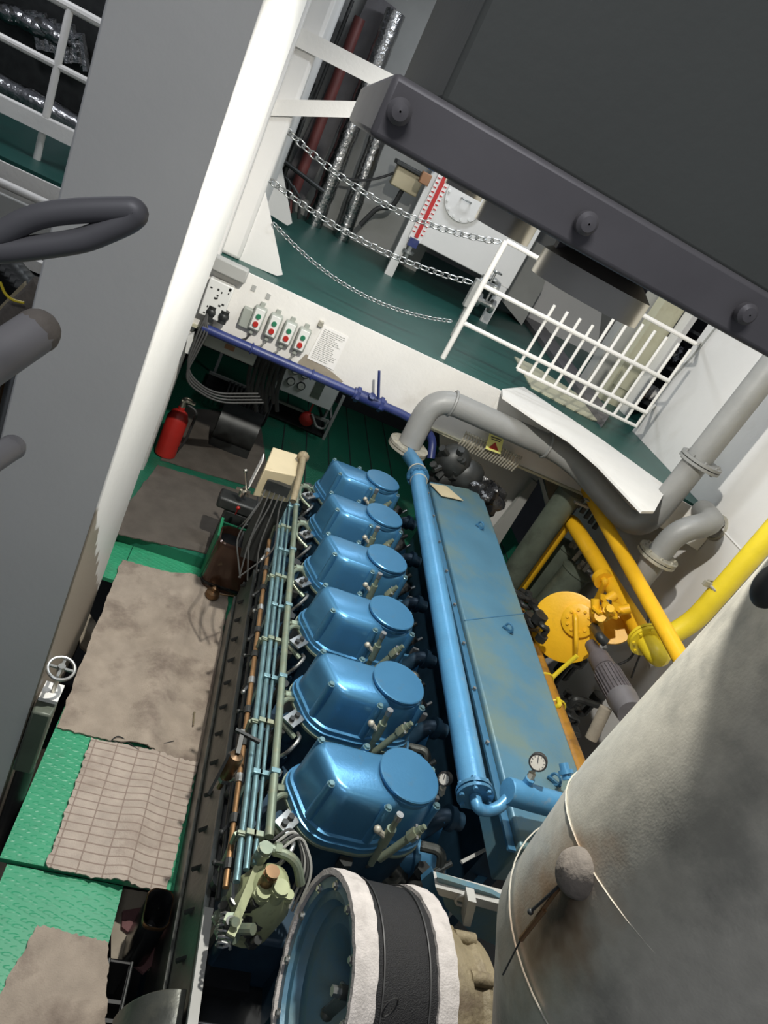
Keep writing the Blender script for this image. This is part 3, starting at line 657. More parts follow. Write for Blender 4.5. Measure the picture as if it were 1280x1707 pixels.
for (px, py) in ((485,635),(502,643),(493,617),(509,624)):
    q = at(px, py, y=py_-.01)
    g = ob('gauge', MB().cyl((q.x, py_-.03, q.z), (q.x, py_-.005, q.z), .048, 20), 'dark_metal', t)
    ob('dial', MB().cyl((q.x, py_-.032, q.z), (q.x, py_-.03, q.z), .038, 20), 'glass_dial', g)
    ob('needle', MB().bar((q.x, py_-.034, q.z), (q.x+.012, py_-.034, q.z+.014), .003, .002, up=(0,1,0)), 'ink', g)
q = at(530,651,y=py_-.01); ob('window', MB().box((q.x-.06, py_-.012, q.z-.10), (q.x+.05, py_-.006, q.z+.11)), 'tank_green', t, label='dark green window')
t = thing('bench_frame', at(440,700,y=7.7), 'thin grey steel bench frame standing on the green floor under the gauge panel', 'bench')
by0 = 7.62; A = at(352,612,y=by0); B = at(548,712,y=by0); A.z = B.z = (A.z+B.z)/2
ob('front_rail', MB().bar(A, B, .03, .03), 'cable_grey', t)
ob('shelf', MB().box((A.x, by0, .12), (B.x, by0+.5, .14)), 'dark_metal', t)
for x, y in ((B.x, by0), (B.x, by0+.6), (A.x+.05, by0+.6)):
    ob('leg', MB().bar((x, y, .1), (x, y, pz0+.2 if x > 1 else pz0), .035, .035, up=(0,1,0)), 'machine_grey', t)
ob('side_rail', MB().bar(B, B+Vector((0,.6,0)), .03, .03), 'cable_grey', t)
mb = MB()
for k in range(12): x = A.x+.25+k*.045; mb.torus((x, by0-.30, .27), (1,0,0), .16, .012, 18, 6)
tag(ob('corrugated_hose', mb, 'rubber'), 'dark ribbed hose coil lying in front of the bench frame', 'hose')
c = at(511,698,y=7.55)
tag(ob('red_alarm_bell', MB().box((c.x-.012, c.y+.0, c.z), (c.x+.012, c.y+.02, pz0+.01)).lathe([(0,.001),(0,.09),(.03,.085),(.055,.05),(.06,.001)], c, (0,-1,0), 20), 'red'), 'small red round bell hanging inside the bench frame', 'bell')
mb = MB().tube(bend([at(520,690,y=7.5), at(527,712,y=7.5), at(540,716,y=7.5), at(547,700,y=7.5)], .08), .014, 8)
tag(ob('cable', mb, 'cable_grey'), 'grey cable drooping in front of the bench frame', 'cable')
mb = MB()
for k in range(9): q = at(420+k*6, 600+(k%3)*14, y=6.1); mb.tube(bend([(q.x, q.y, DK-.03), q, q+Vector((.03,.05,-.2)), q+Vector((.1,.05,-.35))], .1), .02, 7)
tag(ob('cable_cluster', mb, 'dark_cable'), 'dark cluster of cables between the starter cabinet and the gauge panel', 'cable')
# motor and machines in the dark under the deck
tag(ob('floor_motor', MB().cyl((0.15, 6.5, .35), (.55, 6.5, .35), .20, 20).box((.15, 6.35, .1), (.55, 6.65, .2)), 'dark_metal'), 'dark motor in the shadow under the bench at the left', 'motor')
block('end_bracket', ((323,556),(313,560),(308,588),(318,592)), 5.3, .06, 'face_white', 'small white round-ended bracket on the pillar left of the cable bundle', 'bracket')

# white panel and dark opening right of the engine end
pl = [at(*q, y=5.9) for q in ((732,702),(905,790),(822,892),(770,850),(735,790))]
struct('wall_panel', MB().prism(pl, (0, .03, 0)), 'wall_paint')
block('frame_bar', ((898,795),(904,798),(917,842),(911,846)), 5.8, .05, 'face_white', 'thin white upright bar in the dark opening under the girder', 'bar')
block('slant_plate', ((888,800),(896,806),(832,908),(816,892)), 5.75, .05, 'machine_grey', 'dark grey slanting edge plate of the opening beside the black bag', 'plate')
block('tan_plate', ((906,792),(950,810),(936,842),(918,846)), 5.85, .04, 'concrete', 'tan steel plate between the opening and the grey column pipe', 'plate')
for k in range(2):
    q = at(934+k*8, 822+k*6, y=5.83)
    tag(ob('iron_ring', MB().torus(q, (.3, 1, 0), .05, .014, 16, 6, sx=1.4), 'rust_casing'), 'rusty ring hanging on the tan plate, the %s one' % ('left','right')[k], 'ring')
# hanging plastic bag and odd parts
mb = MB()
c = at(806,828,y=5.0)
def bag(i, j):
    u, v = i*2*PI, j*PI; r = .17*(1 + .22*math.sin(5*u+3*v)*math.sin(v) + .12*math.sin(9*u-4*v))
    return c + Vector((math.sin(v)*math.cos(u)*r, math.sin(v)*math.sin(u)*r*.8, math.cos(v)*r*.85))
mb.grid(bag, 28, 14); tag(ob('plastic_bag', mb, 'bag'), 'crumpled black plastic bag beside the far end of the blue air box', 'bag')
for k, (px, py, r) in enumerate(((755,770,.16),(775,795,.17),(735,800,.13))):
    c = at(px, py, y=5.1); mb = MB().sphere(c, r, (1, .8, 1), 10, 7)
    for i in range(5): mb.tube([c, c+Vector((random.uniform(-.2,.2), -.1, random.uniform(-.2,.2)))], .03, 7)
    tag(ob('old_casting', mb, 'dark_metal'), ('dark lumpy casting behind the engine end, its upper lump','dark lumpy casting behind the engine end, lump beside the bag','dark casting nearest the blue pipe end')[k], 'casting')

# caution sign and comb of cable stubs on the girder flange
t = thing('cable_comb', at(820,765,y=GY-.12), 'row of short grey cable stubs tied under the girder below the grey pipe', 'cables')
a, b2 = at(776,722,y=GY-.10), at(868,764,y=GY-.10); ob('cable_row', MB().tube([a, b2], .012, 8).tube([a-Vector((0,0,.07)), b2-Vector((0,0,.07))], .012, 8), 'flange_metal', t)
for i in range(22):
    p = a.lerp(b2, i/21); ob('stub', MB().tube([p+Vector((0,0,.02)), p-Vector((0,.02,.05)), p-Vector((.01,0,.14))], .008, 6), 'flange_metal', t)
sg = [at(*q, y=GY-.16) for q in ((816,722),(840,731),(834,757),(809,748))]
t = thing('caution_sign', centre(sg), 'small pale yellow caution tag with a red triangle under the grey pipe', 'sign')
ob('sign_plate', MB().prism(sg, (0, .004, 0)), 'yellow_sign', t)
def on_sign(u, v): return sg[0].lerp(sg[1], u).lerp(sg[3].lerp(sg[2], u), v) - Vector((0, .003, 0))
ob('red_triangle', MB().prism([on_sign(.5,.40), on_sign(.18,.85), on_sign(.82,.85)], (0,-.002,0)), 'red', t)
ob('lettering', MB().bar(on_sign(.15,.15), on_sign(.85,.15), .002, .010).bar(on_sign(.2,.28), on_sign(.8,.28), .002, .008), 'ink', t)

# ================================================================ PIPES ON THE RIGHT
gy = 5.16; gr = .098
A0 = at(683,745,y=gy-.1)
zl = at(800,700,y=gy).z
P1 = at(692,675,y=gy); p_r = at(948,752,y=gy)
xe = 3.5
V1 = at(1098,862,x=xe); V2 = at(1280,620,x=xe)
t = thing('grey_pipe', (A0.x, gy, 0), 'long grey pipe from the engine end along the girder and up the right wall', 'pipe')
zA = zl
xe = 3.5
V1 = at(1098,862,x=xe)
p2 = at(950,760,y=5.06)
path = [(A0.x, gy-.06, A0.z), (A0.x, gy, at(735,664,y=gy).z), p2, at(1064,893,x=xe-.04), (V1.x, V1.y+.02, 5.2)]
zA = path[1][2]
ob('pipe_run', MB().tube(bend(path, .26, 9), gr, 22), 'grey_pipe', t)
fl = flange_mb((A0.x, gy-.06, A0.z-.02), (0, 0, 1), .17); ob('flange', fl, 'flange_metal', t)
fz = at(1165,768,x=xe).z; fy = V1.y + .01
ob('flange', flange_mb((V1.x, fy, fz), (0, 0, 1), .165), 'grey_pipe', t)
for f in (.13, .82):
    q = Vector(path[1]).lerp(p2, f); ob('u_clamp', MB().torus(q, p2-Vector(path[1]), gr+.006, .012, 24, 6), 'grey_pipe', t)
# second grey pipe: out of the wall, elbow, down to a flange
S1 = at(1192,880,x=3.97); S2 = at(1096,926,x=xe); 
t = thing('grey_branch_pipe', S1, 'short grey elbow pipe coming out of the right wall and ending in a bolted flange', 'pipe')
zt2 = S1.z + .10
ob('pipe_run', MB().tube(bend([(4.0, S1.y+.02, S1.z+.0), (3.85, S1.y+.12, S1.z+.06), (3.70, S2.y-.02, S1.z+.10), (S2.x, S2.y, S2.z+.25), (S2.x, S2.y, S2.z-.02)], .16, 8), .092, 20), 'grey_pipe', t)
ob('flange', flange_mb(S2, (0, 0, 1), .16), 'flange_metal', t)
ob('pipe_tail', MB().cyl(S2, S2-Vector((0,0,.3)), .10, 20), 'grey_pipe', t)
ob('wall_weld', MB().torus((3.995, S1.y+.02, S1.z), (1,0,0), .10, .014, 20, 6), 'flange_metal', t)
# grey column pipe
ca, cb = at(957,812,y=5.35), at(850,965,y=5.35)
tag(ob('column_pipe', MB().cyl((ca.x, 5.35, -.6), (ca.x, 5.35, 1.5), .12, 22), 'tank_green'), 'olive grey upright pipe from the girder down beside the yellow elbow pipe', 'pipe')

# yellow pipes
yx = 3.45; r = .072
E1 = at(945,868,x=yx-.06); E2 = at(1077,1066,x=yx)
zy = (at(965,890,x=yx).z + E2.z)/2
yz0 = at(872,950,x=yx-.0)
t = thing('yellow_pipe', (yx, E1.y, 0), 'yellow pipe rising, bending and running level to a flange by the wall', 'pipe')
Ec = at(948,862,x=yx); zy = Ec.z
E2 = at(1077,1066,z=zy)
ob('pipe_run', MB().tube(bend([(Ec.x, Ec.y, 0.2), (Ec.x, Ec.y, zy), (E2.x, E2.y, zy)], .14), r, 18), 'yellow_paint', t)
dr = (Vector((E2.x, E2.y, zy)) - Vector((Ec.x, Ec.y, zy))).normalized()
ob('flange', flange_mb(E2, dr, .135), 'lemon_paint', t)
VX = 3.80; W1 = at(1122,1075,x=VX); W2 = at(1275,885,x=VX)
ob('riser', MB().tube(bend([E2, E2 + dr*.22, (W1.x-.12, W1.y+.0, zy+.0), (W1.x, W1.y, zy+.25), (VX, (W1.y+W2.y)/2, 5.2)], .12), .078, 18), 'lemon_paint', t, label='lemon yellow riser pipe')
cl = at(1190,972,x=VX); ob('clamp', MB().torus((VX, (W1.y+W2.y)/2, cl.z), (0,0,1), .085, .012, 20, 6).box((VX-.14, (W1.y+W2.y)/2-.012, cl.z-.02), (4.0, (W1.y+W2.y)/2+.012, cl.z+.02)), 'flange_metal', t)
q = at(1004,965,z=zy); ob('branch', MB().tube(bend([q, q+Vector((-.02,-.08,.03)), at(995,1000,z=zy-.2), at(985,1010,z=zy-.3)], .05), .028, 10).cyl(q-dr*.03, q+dr*.03, .082, 14), 'yellow_paint', t)
Ya, Yb = at(958,782,x=3.32), at(1128,1085,x=3.32); zz = (Ya.z+Yb.z)/2
Ya, Yb = at(958,782,z=zz), at(1134,1096,z=zz)
t = thing('straight_yellow_pipe', (Ya+Yb)/2, 'straight level yellow pipe crossing in front of the yellow elbow pipe', 'pipe')
ob('pipe_run', MB().cyl(Ya, Yb + (Yb-Ya)*.6, .055, 16), 'yellow_paint', t)
ob('end_cap', MB().sphere(Ya, .055, n=14, m=8), 'yellow_paint', t)
q = at(975,832,z=zz); ob('bracket', MB().bar(q, q+Vector((.5,.02,-.01)), .04, .012).box(q-Vector((.07,.02,.07)), q+Vector((.07,.02,-.05))), 'machine_grey', t)
# wall stiffener strip with slots behind it
mb = MB()
# orange-brown pipe low beside the air box
oa, ob_ = at(868,1040,z=.62), at(962,1285,z=.62)
t = thing('orange_pipe', (oa+ob_)/2, 'orange brown level pipe running low beside the blue air box', 'pipe')
ob('pipe_run', MB().cyl(oa + (oa-ob_)*.1, ob_ + (ob_-oa)*.3, .075, 18), 'orange_pipe', t)
for px, py in ((924,1180),(905,1135)):
    q = at(px, py, z=.62); ob('band', MB().torus(q, ob_-oa, .078, .008, 18, 6), 'lemon_paint', t)
hs = bend([at(962,1093,x=3.1), at(930,1120,x=3.05), at(900,1150,x=2.98), at(915,1182,x=2.92), at(934,1176,x=2.93), at(930,1165,x=2.95)], .14)
tag(ob('yellow_hose', MB().tube(hs, .017, 10), 'lemon_paint'), 'yellow green hose curving from the yellow drum onto the orange brown pipe', 'hose')

# yellow drum (filter housing) with cover disc, spout and brackets
dc = at(945,1045,x=3.1); dax = Vector((-.62, -.70, .30)).normalized()
t = thing('yellow_drum', dc, 'yellow drum shaped filter housing with a big round face beside the air box', 'filter housing')
db = dc - dax*.36
ob('drum_body', MB().lathe([(0,.001),(0,.19),(.04,.225),(.34,.245),(.36,.275),(.385,.275),(.39,.26),(.39,.001)], db, dax, 40), 'yellow_paint', t, bevel=0)
u = (Vector((0,0,1)) - dax*dax.z).normalized(); v = dax.cross(u)
cc = dc + dax*.03 + u*.10 - v*.04
cp = ob('cover_disc', MB().lathe([(0,.001),(0,.13),(.03,.13),(.035,.12),(.035,.001)], cc, dax, 32), 'yellow_paint', t)
for i in range(10): a = 2*PI*i/10; q = cc + dax*.03 + (u*math.cos(a)+v*math.sin(a))*.085; ob('bolt', MB().cyl(q, q+dax*.018, .012, 6), 'yellow_paint', cp)
ob('handle', MB().tube(bend([cc+dax*.03+u*.02+v*.05, cc+dax*.10+u*.02+v*.03, cc+dax*.11-u*.14-v*.10, cc+dax*.04-u*.22-v*.14], .05), .018, 10), 'yellow_paint', t)
q = at(1018,1010,x=3.25)
for k in range(7):
    p = q + Vector((random.uniform(-.14,.10), random.uniform(-.12,.12), random.uniform(-.14,.10)))
    mb = MB().cyl(p, p+Vector((random.uniform(-.1,.1), random.uniform(-.1,.1), .08)), random.uniform(.025,.05), 12).cyl(p+Vector((0,0,.03)), p+Vector((0,0,.045)), .06, 6)
    ob('fitting', mb, 'yellow_paint' if k != 3 else 'dark_metal', t)
ob('spout', MB().tube(bend([at(990,1045,x=3.2), at(1000,1062,x=3.1), at(1010,1072,x=3.15)], .04), .035, 12), 'dark_metal', t)
ob('rear_flange', MB().lathe([(0,.001),(0,.17),(.03,.17),(.03,.001)], at(1020,1040,x=3.45), (-.5,-.4,.5), 28), 'yellow_paint', t)
# motor driven pump
def seg_machine(name, a, b2, segs, lab, cat):
    a, b2 = Vector(a), Vector(b2); d = (b2-a); t = thing(name, a, lab, cat); 
    for nm, s, e, r0, r1, m in segs: ob(nm, MB().lathe([(0,.001),(0,r0),((e-s)*d.length,r1),((e-s)*d.length,.001)], a+d*s, d, 26), m, t)
    return t
ma, mb_ = at(985,1075,x=3.15), at(1052,1190,x=3.0)
t = seg_machine('pump_motor', ma, mb_, (('coupling',0,.25,.045,.055,'motor_grey'),('bearing_housing',.22,.42,.075,.08,'motor_grey'),('motor_body',.44,.80,.085,.085,'motor_grey'),('fan_cover',.80,1.0,.098,.085,'angle_grey')), 'purple grey electric pump motor under the yellow drum', 'motor')
d = (mb_-ma); mb = MB(); u = Vector((0,0,1)); u = (u - d*u.dot(d)/d.length_squared).normalized(); v = d.normalized().cross(u)
for i in range(24): a = 2*PI*i/24; e = (u*math.cos(a)+v*math.sin(a)); mb.bar(ma+d*.46+e*.086, ma+d*.79+e*.086, .006, .016, up=e)
ob('cooling_fins', mb, 'motor_grey', t)
def tangle(name, c, ext, n, r0, r1, m, lab, cat, seed):
    rnd = random.Random(seed); c = Vector(c); P = []
    for k in range(n): P.append(c + Vector((rnd.uniform(-1,1)*ext[0], (k/(n-1)*2-1)*ext[1], rnd.uniform(-1,1)*ext[2])))
    mb = MB()
    for k in range(n-1):
        r = rnd.uniform(r0, r1); mb.tube(bend([P[k], (P[k].x, P[k].y, P[k+1].z), (P[k+1].x, P[k].y, P[k+1].z), P[k+1]], .04), r, 8)
        mb.cyl(P[k]-Vector((0,0,r)), P[k]+Vector((0,0,r*1.4)), r*1.9, 12)
    tag(ob(name, mb, m), lab, cat)
tangle('pump_pipework', at(950,1140,z=.45), (.14,.45,.16), 12, .014, .035, 'dark_metal', 'dark tangle of small pump pipework below the purple grey motor', 'pipework', 4)
ob('support_leg', MB().cyl(at(1010,1180,x=2.95), at(985,1232,x=2.95), .04, 16), 'concrete', t, label='tan round leg')
# two green air bottles / oil coolers
for (pa, pb, r, lab) in (((955,905),(890,980),.15,'rear grey green cylinder behind the yellow elbow pipe'), ((968,945),(905,1020),.145,'front dark green cylinder between the yellow drum and the elbow pipe')):
    a, b2 = at(*pa, x=3.78), at(*pb, x=3.72); d = (a-b2).normalized(); L_ = (a-b2).length
    t = thing('oil_cooler', b2, lab, 'cylinder')
    ob('shell', MB().lathe([(-.1,.001),(-.1,r*.9),(0,r),(L_*.86,r),(L_*.88,r*1.1),(L_*.92,r*1.1),(L_*.95,r*.8),(L_*1.0,.001)], b2, d, 26), 'tank_green', t)
    for k in range(4):
        p = a + Vector((random.uniform(-.1,.12), random.uniform(-.1,.1), random.uniform(-.02,.08))); ob('fitting', MB().cyl(p-d*.08, p+d*.04, .022, 8), 'flange_metal', t)
tangle('pipework', at(885,1010,x=2.85), (.08,.36,.10), 9, .014, .03, 'dark_metal', 'dark small pipework left of the two green cylinders', 'pipework', 9)
mb = MB()
a = at(690+285,790,x=3.95)
for k in range(5): q = at(966+k*7, 838+k*9, y=5.3); mb.box(q-Vector((.02,.02,.05)), q+Vector((.02,0,.05)))
tag(ob('cable_tray_comb', mb, 'dark_metal'), 'row of dark slots above the yellow elbow on the white wall', 'slots')
mb = MB().tube(bend([at(1082,1020,x=3.96), at(1078,1050,x=3.9), at(1050,1100,x=3.8), at(1030,1108,x=3.7)], .1), .010, 7).tube(bend([at(1086,1020,x=3.96), at(1082,1060,x=3.9), at(1066,1092,x=3.85), at(1052,1130,x=3.8)], .1), .008, 7)
tag(ob('cable', mb, 'rubber'), 'black cables hanging against the white wall by the lemon flange', 'cable')

# ================================================================ THE ENGINE
EN = (1.2, 3.0, 0.0)
eng = thing('marine_engine', EN, 'big blue six cylinder marine engine with rounded rocker covers and round lids', 'engine')
PIT = 0.5275; Y6 = 1.848
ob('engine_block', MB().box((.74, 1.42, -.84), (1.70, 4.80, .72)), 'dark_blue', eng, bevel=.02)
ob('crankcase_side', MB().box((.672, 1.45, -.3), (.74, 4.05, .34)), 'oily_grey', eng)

# one rocker cover, nearest cylinder; copied down the row
def cover_ring(z, s, yc=Y6):
    pl = [(.853,.045),(.925,-.118),(.985,-.158),(1.165,-.158),(1.235,-.128),(1.33,-.128),(1.40,-.085),(1.425,0),(1.395,.095),(1.325,.142),(1.215,.142),(1.15,.112),(.93,.112),(.875,.098)]
    cx, cy = 1.12, -.01; n = len(pl); base = []
    for i in range(n):
        p0, p1, p2 = Vector(pl[i-1]), Vector(pl[i]), Vector(pl[(i+1) % n]); r = min(.03, (p0-p1).length*.45, (p2-p1).length*.45)
        a, b2 = p1+(p0-p1).normalized()*r, p1+(p2-p1).normalized()*r
        for k in range(5): t = k/4; base.append(a*(1-t)**2 + p1*2*t*(1-t) + b2*t*t)
    N_ = len(base); out = []
    for i in range(N_):
        t = (base[(i+1) % N_]-base[i-1]).normalized(); out.append(Vector((base[i].x + t.y*s, yc + base[i].y - t.x*s, z)))
    return out
def build_cover():
    rings = [cover_ring(z, s) for z, s in ((1.005,.034),(1.035,.035),(1.037,.028),(1.06,.026),(1.064,.014),(1.10,.010),(1.20,-.002),(1.235,-.007),(1.254,-.014),(1.266,-.025),(1.272,-.040))]
    cv = ob('rocker_cover', MB().loft(rings), 'cover_blue', eng, sharp=50)
    lc = Vector((1.262, Y6+.0, 1.25))
    ob('round_lid', MB().lathe([(0,.001),(0,.128),(.022,.131),(.026,.122),(.034,.132),(.046,.133),(.050,.128),(.052,.001)], lc, (0,0,1), 48), 'cover_blue', cv)
    bs = [(.862,-.105),(1.135,-.152),(1.392,-.115),(1.40,.06),(1.10,.128),(.862,.088),(.99,-.158)]
    bs = [(.885,.085),(.925,-.112),(1.165,-.156),(1.390,-.090),(1.395,.085),(1.09,.115)]
    for x, y in bs:
        ob('bolt_boss', MB().cyl((x, Y6+y, 1.04), (x, Y6+y, 1.262), .026, 14, .017), 'cover_blue', cv)
        ob('bolt', MB().cyl((x, Y6+y, 1.26), (x, Y6+y, 1.272), .0125, 6).torus((x, Y6+y, 1.262), (0,0,1), .014, .0025, 14, 5), 'rail_teal', cv)
    ob('gasket_band', MB().loft([cover_ring(z, .040) for z in (.992, 1.004)]), 'rail_green', cv, label='pale gasket band')
    return cv
covers = [build_cover()]
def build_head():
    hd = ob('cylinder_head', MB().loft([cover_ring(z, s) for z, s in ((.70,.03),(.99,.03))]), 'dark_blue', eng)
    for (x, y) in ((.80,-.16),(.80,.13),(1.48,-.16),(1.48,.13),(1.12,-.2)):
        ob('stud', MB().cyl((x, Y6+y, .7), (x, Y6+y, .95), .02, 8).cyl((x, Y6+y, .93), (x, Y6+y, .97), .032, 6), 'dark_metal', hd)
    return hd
heads = [build_head()]
def build_pump():
    """injection pump and its high pressure pipe with a bolted square plate"""
    c = at(478,1370,z=1.02)
    pm = ob('injection_pump', MB().cyl((c.x+.02, c.y+.05, .55), (c.x+.02, c.y+.05, .95), .055, 18).cyl((c.x+.02, c.y+.05, .82), (c.x+.02, c.y+.05, .86), .07, 18).box((c.x-.05, c.y-.03, .72), (c.x+.06, c.y+.13, .79)), 'dark_blue', eng)
    e1, e2 = Vector((.50, .62, 0)).normalized()*.044, Vector((-.62, .5, 0)).normalized()*.034
    pl = ob('square_plate', MB().obox(c, e1, e2, (0,0,.005)), 'steel', pm)
    for s in (-1, 1):
        q = c + e1*.45*s; ob('bolt', MB().cyl(q, q+Vector((0,0,.022)), .014, 6), 'dark_metal', pm)
    ob('bracket_arm', MB().bar(c-Vector((0,0,.012)), c+Vector((.085,.085,-.01)), .05, .012).bar(c+Vector((.08,.08,-.01)), c+Vector((.13,.11,.0)), .03, .03), 'cover_blue', pm)
    h = [c+Vector((.03,-.05,-.06)), c+Vector((-.06,-.0,-.03)), c+Vector((-.07,.08,.0)), c+Vector((-.01,.13,-.0)), c+Vector((.05,.12,-.06))]
    ob('elbow_hose', MB().tube(bend(h, .05, 5), .013, 10), 'rail_green', pm)
    g = c + Vector((.045,-.02,-.06))
    ob('delivery_pipe', MB().tube(bend([g, g+Vector((.0,-.06,.04)), g+Vector((-.04,-.12,.0)), g+Vector((-.06,-.08,-.1))], .05), .009, 8), 'steel', pm)
    ob('union_nut', MB().cyl(c+Vector((-.045,.155,-.02)), c+Vector((.0,.165,-.02)), .020, 6).cyl(c+Vector((-.06,.15,-.02)), c+Vector((.06,.175,-.02)), .010, 8), 'rail_green', pm)
    for k in range(5):
        p = c + Vector((random.uniform(-.01,.10), random.uniform(.20,.36), random.uniform(-.22,-.05)))
        ob('small_fitting', MB().cyl(p, p+Vector((random.uniform(-.05,.05), random.uniform(-.03,.06), .04)), random.uniform(.008,.022), 8), ('dark_metal','steel','rail_green','dark_blue','dark_metal')[k], pm)
    return pm
pumps = [build_pump()]
def build_valves():
    a0, a1 = at(618,1440,z=1.0), at(662,1366,z=1.27)
    b0, b1 = at(632,1432,z=1.0), at(702,1382,z=1.22)
    iv = ob('indicator_valve', MB().cyl(a0, a1, .014, 12, .012).cyl(a0.lerp(a1,.45), a0.lerp(a1,.8), .020, 12), 'rail_green', eng)
    ob('valve_tip', MB().cyl(a1, a1+(a1-a0).normalized()*.03, .015, 12).cyl(a1+(a1-a0).normalized()*.028, a1+(a1-a0).normalized()*.031, .009, 10), 'steel', iv)
    ob('side_plug', MB().cyl(a0.lerp(a1,.6), a0.lerp(a1,.6)+Vector((-.05,.0,.03)), .012, 8).sphere(a0.lerp(a1,.6)+Vector((-.055,0,.035)), .017, n=8, m=6), 'flange_metal', iv)
    ob('second_stem', MB().cyl(b0, b1, .016, 12).cyl(b0.lerp(b1,.72), b0.lerp(b1,.9), .024, 6).cyl(b1, b1+(b1-b0).normalized()*.02, .012, 10), 'rail_green', iv)
    ob('cross_pin', MB().bar(b0.lerp(b1,.88)+Vector((0,-.03,.0)), b0.lerp(b1,.88)+Vector((0,.03,.01)), .01, .01), 'steel', iv)
    return iv
valves = [build_valves()]
def build_exhaust():
    y = Y6 - .02
    ex = ob('exhaust_branch', MB().tube(bend([(1.44, y+.02, .80), (1.60, y, .84), (1.68, y-.05, .66)], .08), .075, 16).cyl((1.50, y+.01, .82), (1.525, y+.01, .825), .11, 18), 'engine_blue', eng)
    ob('support_plate', MB().prism([(1.52, y+.14, .95), (1.60, y+.08, 1.0), (1.66, y+.05, .72), (1.55, y+.16, .70)], (.01, .02, .0)), 'engine_blue', ex)
    ob('stay_rod', MB().cyl((1.47, y+.20, .86), (1.64, y+.29, 1.0), .009, 8), 'steel', ex)
    ob('stay_rod', MB().cyl((1.48, y-.16, .9), (1.60, y-.11, 1.0), .014, 8), 'oily_grey', ex)
    ob('test_valve', MB().cyl((1.50, y+.22, .90), (1.57, y+.25, 1.01), .028, 12).cyl((1.56, y+.246, .99), (1.575, y+.252, 1.02), .036, 6), 'dark_metal', ex)
    ob('plug', MB().cyl((1.46, y-.17, .84), (1.53, y-.17, .97), .030, 12), 'dark_metal', ex)
    ob('air_branch', MB().tube(bend([(1.70, y+.12, .98), (1.60, y+.12, .99), (1.53, y+.10, .86)], .05), .042, 14).cyl((1.62, y+.12, .99), (1.65, y+.12, .985), .058, 16), 'dark_blue', ex)
    ob('elbow', MB().tube(bend([(1.47, y-.05, .98), (1.55, y-.08, 1.02), (1.58, y-.16, .90)], .04), .022, 10), 'oily_grey', ex)
    ob('hanger_strip', MB().box((1.60, y-.26, .62), (1.64, y-.24, .92)), 'machine_grey', ex)
    return ex
exh = [build_exhaust()]
for k in range(1, 6):
    dv = (.0035*k*k*.9 + .004*k, PIT*k, 0)
    for l in (covers, heads, pumps, valves, exh): copy_part(l[0], dv if l is not pumps else (.008*k, PIT*k, 0), eng)
# rails and long rods
def rail(p0, p1, z, r, m, nm, far=803, near=1432):
    """level rod parallel to the engine through two places of its image"""
    a, b2 = at(*p0, z=z), at(*p1, z=z); x = (a.x+b2.x)/2; sl = (a.x-b2.x)/(a.y-b2.y)
    t0 = (far-p0[1])/(p1[1]-p0[1]); q0 = at(p0[0]+(p1[0]-p0[0])*t0*0.96, far, z=z); t1 = (near-p0[1])/(p1[1]-p0[1]); q1 = at(p0[0]+(p1[0]-p0[0])*t1, near, z=z)
    ym, yM = min(q0.y, 4.3), q1.y
    A = Vector((x + sl*(ym-(a.y+b2.y)/2), ym, z)); B = Vector((x + sl*(yM-(a.y+b2.y)/2), yM, z))
    o = ob(nm, MB().cyl(A, B, r, 12), m, eng); return A, B
RL = []
RL.append(rail((478,1034),(451,1369), 1.06, .0175, 'rail_green', 'fuel_rail', 775, 1395))
RL.append(rail((464,1034),(431,1369), 1.03, .0085, 'rail_teal', 'control_rod', 800, 1440))
RL.append(rail((455,1034),(419,1369), 1.03, .0120, 'rail_teal', 'control_rod', 790, 1450))
RL.append(rail((446,1034),(406,1369), 1.01, .0135, 'rail_teal', 'control_rod', 790, 1470))
RL.append(rail((432,1034),(390,1369), .94, .0120, 'rail_copper', 'control_rod', 900, 1480))
RL.append(rail((424,1034),(380,1369), .80, .010, 'dark_metal', 'control_rod', 850, 1500))
for i in range(10):
    y = 1.62 + i*.272
    mb = MB()
    for k in (range(0, 3) if i % 2 else range(1, 4)):
        A, B = RL[k]; t = (y-A.y)/(B.y-A.y)
        if not 0 < t < 1: continue
        p = A.lerp(B, t); mb.box(p-Vector((.020,.012,.02)), p+Vector((.020,.012,.02)))
    A, B = RL[1 if i % 2 else 2]; x0 = A.lerp(B, (y-A.y)/(B.y-A.y)).x
    mb.box((x0-.05, y-.006, 1.02), (x0+.06, y+.006, 1.035)).bar((x0-.05, y, 1.02), (x0-.02, y+.02, .75), .016, .016)
    ob('rod_clamp', mb, 'rail_teal' if i % 2 else 'rail_green', eng, bevel=.002)
for i in range(12):                                       # little levers and joints on the copper rod
    A, B = RL[4]; p = A.lerp(B, .06+i*.082)
    ob('rod_lever', MB().cyl(p-Vector((0,.02,0)), p+Vector((0,.02,0)), .019, 10).bar(p, p+Vector((-.02-.01*(i%3), .03*(1 if i%2 else -1), -.05)), .012, .010).sphere(p+Vector((-.02-.01*(i%3), .03*(1 if i%2 else -1), -.05)), .012, n=8, m=6), 'dark_metal' if i % 3 else 'steel', eng)
